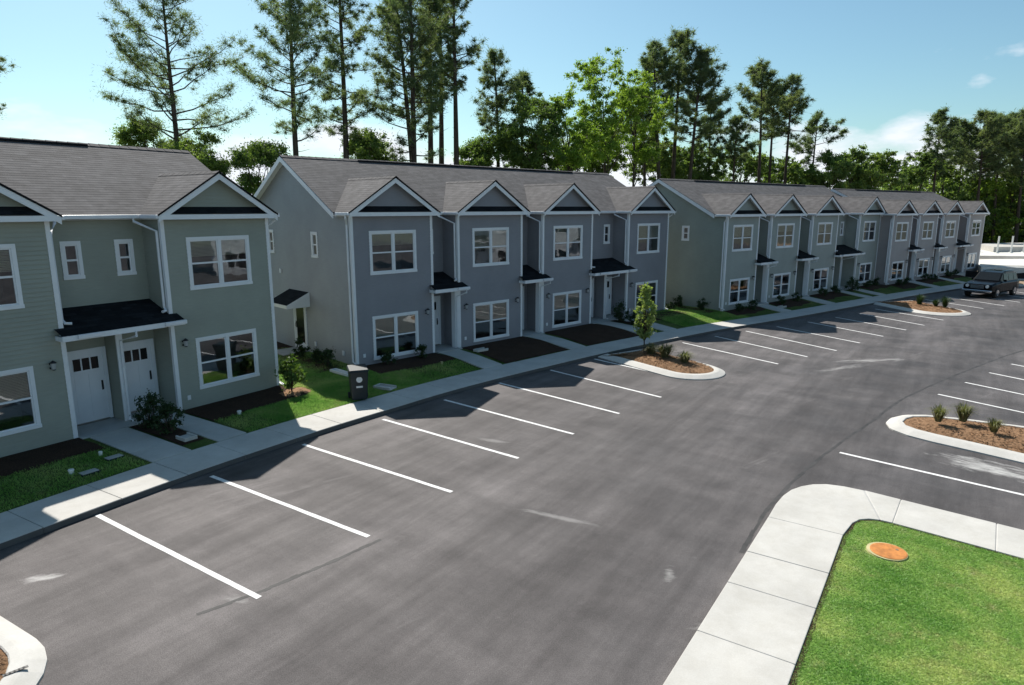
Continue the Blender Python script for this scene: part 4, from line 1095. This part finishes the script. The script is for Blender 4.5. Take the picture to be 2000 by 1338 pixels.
# ------------------------------------------------------------------ trees behind the houses
TREES = [
    ('pine', -21.5, 45.0, 20.3, -0.3, 4.7, 10.7, 'tall open pine at the left, standing alone behind the sage green roof'),
    ('pine', -16.2, 51.8, 23.6, 0.3, 4.9, 12.1, 'wide-branched tall pine rising behind the left gable of the slate row'),
    ('pine', -13.6, 55.5, 25.9, 0.3, 3.2, 12.8, 'slender tall pine next right of the wide-branched one, behind the slate roof'),
    ('pine', -8.4, 57.4, 25.8, 0.3, 4.2, 11.1, 'broad tall pine over the first slate row dormers, left of the bare stems'),
    ('pine', -8.1, 60.2, 25.5, -1.7, 3.6, 15.2, 'leaning tall pine just left of the bare stems behind the slate row'),
    ('pine', -7.6, 63.0, 27.3, 0.4, 2.0, 14.6, 'thin bare-stemmed pine, left one of the thin pair over the slate roof'),
    ('pine', -7.0, 65.8, 27.3, 0.4, 2.2, 18.2, 'thin bare-stemmed pine, right one of the thin pair over the slate roof'),
    ('pine', -5.0, 61.6, 26.1, 0.0, 2.8, 17.8, 'tall pine with a dense top, right of the thin bare stems'),
    ('pine', -1.7, 67.2, 21.0, -0.0, 2.8, 13.3, 'shorter open-crowned pine, the first low one right of the tall group'),
    ('pine', 0.7, 72.8, 20.2, 0.4, 1.5, 17.0, 'small pine tip with few branches left of the light green trees'),
    ('pine', 17.2, 76.6, 24.0, -2.0, 3.7, 16.0, 'left stem of the dense tall pine group over the grey-green gable'),
    ('pine', 18.5, 79.2, 25.7, 0.3, 4.6, 18.5, 'tallest round-topped pine over the grey-green gable'),
    ('pine', 19.7, 76.6, 23.2, 0.9, 3.6, 14.3, 'right-hand pine of the dense group over the grey-green gable'),
    ('pine', 15.6, 79.2, 19.5, -0.9, 2.8, 12.3, 'shorter pine leaning behind the light green trees'),
    ('pine', 27.6, 84.5, 17.2, -0.3, 2.5, 12.7, 'small pine between the two tall pine groups'),
    ('pine', 31.5, 87.1, 23.8, -0.7, 3.8, 16.6, 'dense round-topped pine of the second, lower group on the right'),
    ('pine', 34.5, 91.1, 22.2, -0.4, 3.2, 16.5, 'pine just behind the round-topped one in the second group'),
    ('pine', 35.9, 89.8, 22.8, -0.1, 3.6, 16.4, 'open pine on the right edge of the second group'),
    ('pine', 41.6, 95.0, 18.6, 0.1, 4.0, 12.8, 'short pine at the right end of the row, before the cloud gap'),
    ('pine', 25.6, 87.1, 19.7, -0.8, 2.6, 12.9, 'short pine right of the dense tall group, with drooping limbs'),
    ('broad', 9.8, 67.6, 20.5, -1.0, 4.4, 10.9, 'largest light green broadleaf tree behind the slate row'),
    ('broad', 12.7, 71.5, 19.2, -0.0, 3.2, 10.8, 'light green tree tucked behind the largest light green one'),
    ('broad', 5.9, 65.0, 16.2, -0.5, 3.5, 9.8, 'light green tree left of the largest light green one'),
    ('oak', 2.3, 63.7, 16.1, -0.0, 3.6, 9.3, 'mid-green tree with an uneven crown left of the light green trees'),
    ('oak', 0.5, 65.0, 13.5, -0.3, 2.5, 9.3, 'low mid-green tree under the small pine tip'),
    ('oak', -17.4, 46.8, 10.4, 0.3, 2.2, 7.1, 'green tree filling the gap between the sage and slate roofs'),
    ('oak', -19.9, 44.2, 10.8, 0.1, 1.6, 8.3, 'low sunlit tree by the ridge end of the sage green roof'),
    ('oak', -25.0, 46.8, 11.7, 0.5, 2.0, 8.8, 'low leafy tree peeping over the sage green ridge'),
    ('oak', -11.8, 57.2, 12.0, -0.1, 2.6, 8.5, 'dark low tree under the broad pine, over the slate roof'),
    ('oak', -3.4, 65.0, 11.9, -0.3, 2.0, 8.9, 'small low tree under the dense-topped pine'),
    ('oak', 8.5, 75.4, 14.6, -0.0, 4.0, 9.3, 'low dark tree under the largest light green tree'),
    ('oak', 17.6, 84.5, 13.9, 0.5, 4.0, 9.1, 'low tree behind the grey-green gable peak'),
    ('oak', 23.2, 87.1, 12.9, 0.0, 3.7, 8.4, 'low tree over the left half of the grey-green ridge'),
    ('oak', 31.7, 95.0, 13.6, 0.0, 4.4, 8.0, 'low tree over the middle of the grey-green ridge'),
    ('oak', 38.9, 99.0, 13.1, 0.0, 4.2, 8.0, 'low tree over the right end of the grey-green ridge'),
    ('oak', 39.0, 84.0, 12.4, 0.0, 2.9, 6.6, 'rounded green tree left of the cloud gap, behind the taupe row'),
    ('oak', 43.6, 88.0, 13.6, -0.1, 3.0, 6.6, 'darker pointed green tree under the white cloud'),
    ('oak', 47.8, 90.0, 12.6, 0.1, 3.5, 6.6, 'rounded green tree right under the cloud, over the taupe roof'),
    ('oak', 53.9, 95.0, 12.3, 0.5, 3.3, 0.8, 'rounded green tree at the lowest dip of the tree line'),
    ('oak', 57.0, 96.0, 13.3, 0.4, 3.7, 0.8, 'green tree at the left foot of the right-hand wood'),
    ('pine', 58.8, 94.3, 19.3, -0.6, 3.2, 11.5, 'pine with the highest tip at the left edge of the right-hand wood'),
    ('pine', 63.8, 96.6, 18.2, -0.7, 3.7, 11.6, 'pine in the right-hand wood, second from its left edge'),
    ('pine', 64.7, 94.3, 19.0, -0.8, 3.7, 10.8, 'dark pine in the middle of the right-hand wood'),
    ('pine', 69.2, 96.6, 19.0, -1.0, 3.9, 10.9, 'tall pine near the right picture edge'),
    ('pine', 70.7, 94.3, 19.2, -0.9, 4.0, 10.8, 'tall pine cut by the right picture edge'),
    ('pine', 66.8, 103.5, 19.0, -0.7, 3.6, 12.6, 'pine standing deeper in the wood behind its left edge'),
    ('pine', 74.2, 105.8, 20.3, -0.9, 4.0, 12.1, 'pine standing deeper in the wood behind the dark middle pine'),
    ('pine', 79.9, 109.2, 20.9, -0.9, 4.6, 12.3, 'pine deepest in the wood near the right picture edge'),
    ('oak', 61.8, 98.0, 12.3, 0.1, 3.7, 0.8, 'dark understorey tree at the foot of the wood by the taupe row end'),
    ('broad', 67.6, 98.0, 10.3, 0.8, 3.8, 0.8, 'bright green low tree in front of the dark wood'),
    ('oak', 71.6, 98.0, 11.6, 0.7, 4.5, 0.8, 'dark understorey tree above the white posts'),
    ('oak', 64.7, 98.0, 10.2, 0.5, 3.4, 0.8, 'mid-green understorey tree beside the end of the taupe roof'),
    ('oak', 74.9, 98.0, 11.7, 0.7, 5.3, 0.8, 'dark understorey tree cut by the right picture edge'),
    ('pine', -36.9, 46.5, 18.8, 1.8, 2.1, 13.1, 'pine branch tip at the very left picture edge'),
]
GROUP = {'pine': 'tall pines behind the houses', 'broad': 'light green trees behind the houses', 'oak': 'lower green trees behind the houses'}
for i, (kind, X, Y, top, dx, rad, cb, lab) in enumerate(TREES):
    tree(kind, X, Y, top, dx, rad, cb, lab, GROUP[kind], seed=100 + i)
rg = np.random.default_rng(77); C, RD = [], []
for i in range(420):
    f = rg.uniform(0, 1); x = 14 + 126 * f; y = 108 + rg.uniform(-5, 12) - 6 * f; r = rg.uniform(1.4, 2.6)
    h = min(8.5, 5.5 + (x - 14) * .12) + 1.6 * math.sin(x * .31) + 1.0 * math.sin(x * .83 + 1) + (2.2 if x > 60 else 0)
    for q in range(int(h / 1.1) + 1): C.append((x + rg.normal(0, r * .5), y + rg.normal(0, r * .5), rg.uniform(.3, h))); RD.append(rg.uniform(.8, 1.5))
V = tri_cloud(np.array(C), np.array(RD), 66, .42, .17, rg, .2, .75)
tag(link('woodland', fast_mesh('woodland', V, np.arange(len(V)).reshape(-1, 3), M['wood_leaf'])), 'far-off green wood closing the view on the right', 'woods', kind='stuff')
# ------------------------------------------------------------------ plants close by
shrub(-7.35, 21.45, lawn_z(-7.35, 21.45), 1.15, .42, 'sunlit young shrub in a mulch ring on the lawn between the two nearest rows', mat='lime', seed=5, trunk_h=.25, n=22, per=60, leaf=(.10, .04))
m = MB(); c0 = np.array([-7.35, 21.45]); ring = []
for i in range(20):
    r_ = .62 + .08 * math.sin(i * 1.9); p = c0 + np.array([math.cos(i / 20 * 2 * math.pi), math.sin(i / 20 * 2 * math.pi)]) * r_; ring.append((p[0], p[1], lawn_z(*p) + .008))
cz = lawn_z(*c0) + .07
for i in range(20): m.face([ring[i], ring[(i + 1) % 20], (c0[0], c0[1], cz)])
tag(m.build('mulch_ring', M['straw']), kind='structure')
p = FA.w(1.62, -.75); shrub(p[0], p[1], lawn_z(*p), .95, .42, 'dark evergreen shrub between the two white doors, closest to the wall', group='shrubs by the front doors', seed=6)
p = FA.w(1.62, -1.75); shrub(p[0], p[1], lawn_z(*p), .80, .36, 'dark evergreen shrub between the two near paths, closest to the sidewalk', group='shrubs by the front doors', seed=7)
p = FB.w(15.28, -.8); shrub(p[0], p[1], lawn_z(*p), 1.0, .45, 'dark shrub beside the double entrance of the slate row', group='shrubs by the front doors', seed=8)
p = FB.w(15.28, -1.8); shrub(p[0], p[1], lawn_z(*p), .7, .35, 'low dark shrub on the path bed of the slate row double entrance', group='shrubs by the front doors', seed=9)
p = FC.w(15.55, -.7); shrub(p[0], p[1], lawn_z(*p), .95, .5, 'dark shrub beside the double entrance of the grey-green row', group='shrubs by the front doors', seed=10)
for i, (y, h) in enumerate(((6.0, .75), (3.0, .8), (1.7, .6), (.75, .65))):
    p = FB.w(-.75, y); shrub(p[0], p[1], lawn_z(*p), h, .30, ['dark shrub by the side door canopy of the slate row', 'round dark shrub in front of the slate row side door', 'dark shrub midway along the slate row gable wall', 'dark shrub at the gable corner of the slate row'][i], group='shrubs along the gable walls', seed=20 + i, n=18)
for i, y in enumerate((.9, 2.6, 4.6)):
    p = FC.w(-.6, y); shrub(p[0], p[1], lawn_z(*p), .65, .32, 'dark shrub %s of the grey-green gable wall' % ('at the front corner', 'in the middle', 'at the back end')[i], group='shrubs along the grey-green gable', seed=30 + i, n=16)
for i, x in enumerate((1.1, 2.7)):
    p = FB.w(x, -.45); shrub(p[0], p[1], lawn_z(*p), .45, .28, 'small dark shrub under the %s half of the first slate row window' % ('left', 'right')[i], group='shrubs under the slate row window', seed=40 + i, n=14)
for i, (F, x) in enumerate(((FC, 1.0), (FC, 2.4), (FC, 5.6), (FC, 7.6), (FC, 11.2), (FC, 13.0), (FC, 18.3), (FC, 20.0), (FD, .8), (FD, 2.2), (FD, 5.6), (FD, 7.2), (FD, 10.6), (FD, 12.0))):
    p = F.w(x, -.6); gname = 'grey-green' if F is FC else 'taupe'
    shrub(p[0], p[1], lawn_z(*p), .5, .34, 'low dark shrub %s of the %s row' % (['left under the first window', 'right under the first window', 'left under the second window', 'right under the second window', 'left under the third window', 'right under the third window', 'left under the last window', 'right under the last window'][i if F is FC else i - 8], gname), group='shrubs under the %s row windows' % gname, seed=60 + i, n=14)
shrub(5.55, 27.4, .2, 3.0, .40, 'slim young street tree at the kerb end of the middle island', 'tree', mat='sapling', seed=50, trunk_h=.7, name='sapling', n=60, per=42, leaf=(.13, .04))
p = FB.w(20.95, -.15); shrub(p[0], p[1], lawn_z(*p), .45, .28, 'small bush at the right corner of the slate row', seed=51, n=12)
for i, (x, y, h, r, lb) in enumerate(((6.15, 26.15, .75, .55, 'tall pale grass clump in the middle of the round island'), (5.75, 26.9, .55, .5, 'pale grass clump next to the sapling on the round island'), (6.75, 25.35, .55, .45, 'pale grass clump nearest the tip of the round island'),
                                      (12.15, 18.15, .55, .35, 'green grass clump nearest the tip of the right-hand island'), (12.85, 18.15, .62, .38, 'green grass clump farthest back on the right-hand island'), (13.05, 17.2, .45, .3, 'small green grass clump on the near side of the right-hand island'),
                                      (25.6, 41.5, .75, .5, 'dark grass clump at the back of the far island'), (26.2, 40.8, .5, .4, 'small dark grass clump in the middle of the far island'), (26.5, 40.4, .8, .45, 'dark grass clump nearest the tip of the far island'))):
    grass_tuft(x, y, .24, h, r, lb, 'grass clumps on the islands', 'tuft' if i < 6 else 'shrub', n=260 if i < 3 else 150, seed=i)

# ------------------------------------------------------------------ small things on the lawns
t = thing('refuse_bin', 'dark green wheeled refuse bin with white prints on its front, on the lawn', 'bin', (-4.95, 20.75, lawn_z(-4.95, 20.75)), R(20))
m = MB(); m.hexa([(-.24, -.26, .06), (.24, -.26, .06), (.24, .24, .06), (-.24, .24, .06)], [(-.29, -.33, 1.0), (.29, -.33, 1.0), (.29, .33, 1.0), (-.29, .33, 1.0)]); m.build('body', M['bin'], t, bevel=.03)
m = MB(); m.hexa([(-.32, -.37, 1.0), (.32, -.37, 1.0), (.32, .36, 1.0), (-.32, .36, 1.0)], [(-.29, -.33, 1.06), (.29, -.33, 1.06), (.29, .34, 1.10), (-.29, .34, 1.10)]); m.build('lid', M['bin'], t, bevel=.02)
for s in (-1, 1):
    m = MB(); m.tube([(s * .25, .24, .11), (s * .31, .24, .11)], .11, 14); m.build('wheel', M['tyre'], t)
m = MB(); m.tube([(-.27, .40, 1.0), (.27, .40, 1.0)], .018, 6); m.build('handle', M['bin'], t)
yf = lambda z: -.26 - .07 * (z - .06) / .94
m = MB(); m.tube([(0, yf(.74) + .01, .74), (0, yf(.74) - .006, .74)], .095, 20); m.build('round_print', M['sticker'], t)
m = MB(); m.hexa([(-.10, yf(.47) - .006, .47), (.10, yf(.47) - .006, .47), (.10, yf(.47) + .01, .47), (-.10, yf(.47) + .01, .47)], [(-.10, yf(.53) - .006, .53), (.10, yf(.53) - .006, .53), (.10, yf(.53) + .01, .53), (-.10, yf(.53) + .01, .53)]); m.build('bar_print', M['sticker'], t)

def splash(X, Y, rot, label, w=.32, L_=.75, mat='kerb'):
    t = thing('splash_block', label, 'splash block', (X, Y, lawn_z(X, Y) + .02), rot, 'splash blocks')
    m = MB(); m.box(-L_ / 2, L_ / 2, -w / 2, w / 2, 0, .05); m.build('base', M[mat], t, bevel=.01)
    m = MB(); m.box(-L_ / 2, L_ / 2, -w / 2, -w / 2 + .05, .05, .10); m.box(-L_ / 2, L_ / 2, w / 2 - .05, w / 2, .05, .10); m.box(-L_ / 2, -L_ / 2 + .05, -w / 2 + .05, w / 2 - .05, .05, .10); m.build('rim', M[mat], t, bevel=.01)
splash(-6.2, 23.55, R(-42), 'long white splash block behind the refuse bin by the slate corner', .28, 1.15, 'pvc')
splash(-4.35, 22.0, R(-25), 'grey splash block on the lawn right of the refuse bin', .4, .7)
p = FA.w(1.62, -2.55); splash(p[0], p[1], FA.ang + R(90), 'pale stone block at the sidewalk end of the near planting strip', .36, .45)
p = FB.w(15.3, -2.4); splash(p[0], p[1], FB.ang + R(90), 'pale block at the sidewalk end of the slate row planting strip', .34, .5)
for i, (x, F, lb) in enumerate(((4.9, FB, 'grey block beside the first slate row path'), (4.5, FC, 'pale block beside the first path of the grey-green row'))):
    p = F.w(x + .35, -1.1); splash(p[0], p[1], F.ang, lb, .3, .6)
def cap(X, Y, label, r=.05, mat='pvc', h=.10):
    t = thing('cleanout_cap', label, 'pipe cap', (X, Y, lawn_z(X, Y) - .02), 0, 'small caps on the lawns')
    m = MB(); m.tube([(0, 0, 0), (0, 0, h)], r, 12); m.build('pipe', M[mat], t)
    m = MB(); m.tube([(0, 0, h), (0, 0, h + .03)], [r * 1.25, r * 1.1], 12); m.build('lid', M[mat], t)
p = FA.w(3.75, -1.75); cap(p[0], p[1], 'white pipe cap on the shaded lawn right of the near paths', .055)
p = FA.w(-1.2, -2.55); cap(p[0], p[1], 'white pipe cap on the shaded lawn at the far left', .055)
p = FA.w(-.25, -1.9); cap(p[0], p[1], 'small pale pipe cap nearest the left door path', .04)
p = FB.w(2.75, -1.65); cap(p[0], p[1], 'small yellowish pipe cap on the slate row lawn', .04, 'lidrim')
def valve(X, Y, label, rot):
    t = thing('valve_box', label, 'valve box', (X, Y, lawn_z(X, Y)), rot, 'valve boxes in the lawn')
    m = MB(); m.box(-.20, .20, -.13, .13, -.05, .035); m.build('rim', M['bin'], t); m = MB(); m.box(-.18, .18, -.11, .11, .03, .045); m.build('lid', M['step'], t)
p = FA.w(-.95, -2.85); valve(p[0], p[1], 'grey valve box on the shaded lawn at the far left', FA.ang)
p = FA.w(-.15, -2.35); valve(p[0], p[1], 'grey valve box close to the left door path', FA.ang)
t = thing('drain_grate', 'dark drain slot on the kerb of the near left island', 'drain', (-6.62, 7.83, .146), R(45)); m = MB(); m.box(-.14, .14, -.025, .025, 0, .006); m.build('frame', M['black'], t)
for i in range(5): m = MB(); m.box(-.12 + i * .05, -.10 + i * .05, -.02, .02, .006, .010); m.build('bar', M['seam'], t)

# ------------------------------------------------------------------ black vehicles at the far end
def suv(label, X, Y, rotz, paint='carpaint', k=1.0):
    """front points to -Y in local space; length 4.7, width 1.9, height 1.8"""
    t = thing('parked_car', label, 'car', (X, Y, .004), rotz)
    def loft(st, name, mat, bev=0):
        m = MB(); n = len(st[0]); i0 = 0
        for s in st: m.v += s
        for a in range(len(st) - 1):
            for q in range(n): m.f.append((a * n + q, a * n + (q + 1) % n, (a + 1) * n + (q + 1) % n, (a + 1) * n + q))
        m.f.append(tuple(range(n))[::-1]); m.f.append(tuple((len(st) - 1) * n + q for q in range(n)))
        o = m.build(name, M[mat], t, bevel=bev)
        bm_fix(o.data); return o
    def sec(y, w, z0, z1, r=.12): return [(-w, y, z0 + r), (-w + r, y, z0), (w - r, y, z0), (w, y, z0 + r), (w, y, z1 - r), (w - r * .8, y, z1), (-w + r * .8, y, z1), (-w, y, z1 - r)]
    loft([sec(-2.32, .80, .42, .86), sec(-2.25, .90, .34, .96), sec(-1.7, .95, .30, 1.06), sec(-.9, .96, .30, 1.12), sec(.5, .96, .30, 1.12), sec(1.8, .95, .32, 1.12), sec(2.25, .90, .36, 1.08), sec(2.32, .84, .44, 1.0)], 'body', paint, .02)
    def cab(y, wb, wt, z0, z1): return [(-wb, y, z0), (wb, y, z0), (wt, y, z1), (-wt, y, z1)]
    loft([cab(-1.0, .86, .80, 1.10, 1.14), cab(-.35, .87, .72, 1.10, 1.68), cab(.2, .87, .72, 1.10, 1.76), cab(1.4, .87, .72, 1.10, 1.75), cab(1.95, .86, .70, 1.10, 1.66), cab(2.22, .85, .78, 1.08, 1.14)], 'cabin', paint, .02)
    m = MB(); m.face([(-.76, -.985, 1.17), (.76, -.985, 1.17), (.66, -.40, 1.655), (-.66, -.40, 1.655)]); m.build('windscreen', M['carglass'], t)
    m = MB(); m.face([(.72, 2.20, 1.18), (-.72, 2.20, 1.18), (-.64, 1.985, 1.62), (.64, 1.985, 1.62)]); m.build('rear_window', M['carglass'], t)
    for s in (-1, 1):
        for y0, y1 in ((-.42, .38), (.46, 1.22), (1.30, 1.80)):
            m = MB(); x0, x1 = s * .872, s * .755; pts = [(x0, y0, 1.16), (x0, y1, 1.16), (x1, y1 - (.06 if y1 > 1.5 else 0), 1.62), (x1, y0 + (.14 if y0 < 0 else 0), 1.62)]
            m.face(pts if s > 0 else pts[::-1]); m.build('side_window', M['carglass'], t)
        m = MB(); m.box(min(s * .93, s * 1.10), max(s * .93, s * 1.10), -.62, -.50, 1.10, 1.25); m.build('mirror', M[paint], t, bevel=.03)
        m = MB(); m.tube([(s * .62, -2.30, .82), (s * .62, -2.36, .82)], .11, 14); m.build('headlight', M['lens'], t)
        m = MB(); m.box(min(s * .70, s * .86), max(s * .70, s * .86), 2.30, 2.35, .78, 1.0); m.build('tail_light', M['red'], t)
        m = MB(); m.tube([(s * .60, -.2, 1.80), (s * .60, 1.6, 1.80)], .02, 6); m.build('roof_rail', M['chrome'], t)
        for y in (-1.45, 1.45):
            m = MB(); m.tube([(s * .74, y, .36), (s * .97, y, .36)], .36, 22); w = m.build('wheel', M['tyre'], t)
            m = MB(); m.tube([(s * .965, y, .36), (s * .985, y, .36)], .22, 14); m.build('rim', M['chrome'], w)
    m = MB()
    for i in range(5): m.box(-.42, .42, -2.35, -2.31, .66 + i * .05, .69 + i * .05)
    m.build('grille', M['chrome'], t)
    m = MB(); m.box(-.92, .92, -2.42, -2.28, .40, .56); m.build('front_bumper', M['chrome'], t, bevel=.03)
    m = MB(); m.box(-.26, .26, 2.33, 2.36, .62, .74); m.build('number_plate', M['sticker'], t)
    t.scale = (k, k, k); return t
def bm_fix(me):
    import bmesh
    bm = bmesh.new(); bm.from_mesh(me); bmesh.ops.recalc_face_normals(bm, faces=bm.faces); bm.to_mesh(me); bm.free()
suv('black off-road car with round headlights standing at the far end of the lot', 34.6, 47.9, R(-56))

# ------------------------------------------------------------------ building site at the far right
t = thing('foundation_slab', 'low bright concrete foundation slab behind the black silt fence', 'foundation', (0, 0, 0))
m = MB(); m.prism([(42.6, 60.6), (47.2, 59.9), (58.0, 58.0), (66, 62), (60, 70.5), (48.0, 69.8)], -.1, .95); m.build('slab', M['slab'], t, bevel=.04)
m = MB(); m.prism([(43.0, 61.4), (58, 59.2), (64.5, 62.5), (59, 69.5), (48.4, 68.9)], .955, 1.03); m.build('upper_pour', M['slab'], t)
t = thing('raised_slab', 'farther pale concrete slab with upright white posts', 'foundation', (0, 0, 0))
m = MB(); m.prism([(50.2, 72.4), (56, 71.2), (72, 76), (70, 90), (57.5, 86)], -.1, 1.15); m.build('slab', M['slab'], t, bevel=.04)
m = MB(); m.prism([(56.0, 78.0), (72, 80), (70, 89), (59, 85.5)], 1.16, 1.75); m.build('block_course', M['concrete'], t)
for i, (x, y, h) in enumerate(((55.2, 76.3, 3.05), (57.0, 76.6, 3.05), (59.2, 77.6, 3.0), (61.5, 79.0, 3.0), (63.6, 80.1, 3.0))):
    po = thing('white_post', 'upright white post, %s on the farther concrete slab' % ('nearest the taupe row', 'second from the taupe row', 'third from the taupe row', 'fourth from the taupe row', 'fifth from the taupe row')[i], 'post', (x, y, 1.15), 0, 'white posts on the far slab')
    m = MB(); m.tube([(0, 0, 0), (.02, 0, h - 1.15)], .085, 8); m.build('shaft', M['pvc'], po)
    m = MB(); m.box(-.16, .16, -.16, .16, 0, .10); m.build('foot', M['pvc'], po)
FEN = [(41.4, 61.4), (43.2, 59.6), (45.4, 58.6), (47.5, 57.6), (50, 56.9), (53, 56.8), (56, 57.0)]
t = thing('silt_fence', 'sagging black silt fence in front of the building site', 'fence', (0, 0, 0))
for a, b in zip(FEN[:-1], FEN[1:]):
    m = MB(); K_ = 6; q = [(a[0] + (b[0] - a[0]) * i / K_, a[1] + (b[1] - a[1]) * i / K_ + .08 * math.sin(i * 1.3)) for i in range(K_ + 1)]
    for i in range(K_):
        h0, h1 = .62 - .10 * math.sin(math.pi * i / K_), .62 - .10 * math.sin(math.pi * (i + 1) / K_)
        m.face([(*q[i], -.05), (*q[i + 1], -.05), (*q[i + 1], h1), (*q[i], h0)])
        m.face([(q[i][0], q[i][1] + .02, h0), (q[i + 1][0], q[i + 1][1] + .02, h1), (q[i + 1][0], q[i + 1][1] + .02, -.05), (q[i][0], q[i][1] + .02, -.05)])
    m.build('fabric_panel', M['fabric'], t)
for a in FEN:
    m = MB(); m.box(a[0] - .025, a[0] + .025, a[1] + .03, a[1] + .08, -.1, .85); m.build('stake', M['wood'], t)
m = MB(); m.prism([(40.4, 53.9), (41.0, 52.6), (44, 52.0), (52, 52.6), (60, 55), (60, 57), (48, 56.6), (44.5, 58), (41.8, 58.6)], -.05, .13)
tag(m.build('far_kerb', M['kerb'], bevel=.02), kind='structure')
m = MB(); m.face([(*p, .136) for p in [(41.0, 53.9), (41.5, 53.0), (44, 52.5), (52, 53.0), (60, 55.4), (60, 56.6), (48, 56.2), (44.4, 57.3), (42.2, 57.6)]]); tag(m.build('bare_dirt', M['dirt']), kind='structure')
m = MB(); m.face([(*p, -.012) for p in [(40, 53), (48, 50), (95, 50), (110, 95), (45, 95), (42, 68)]]); tag(m.build('building_site_ground', M['dirt']), kind='structure')
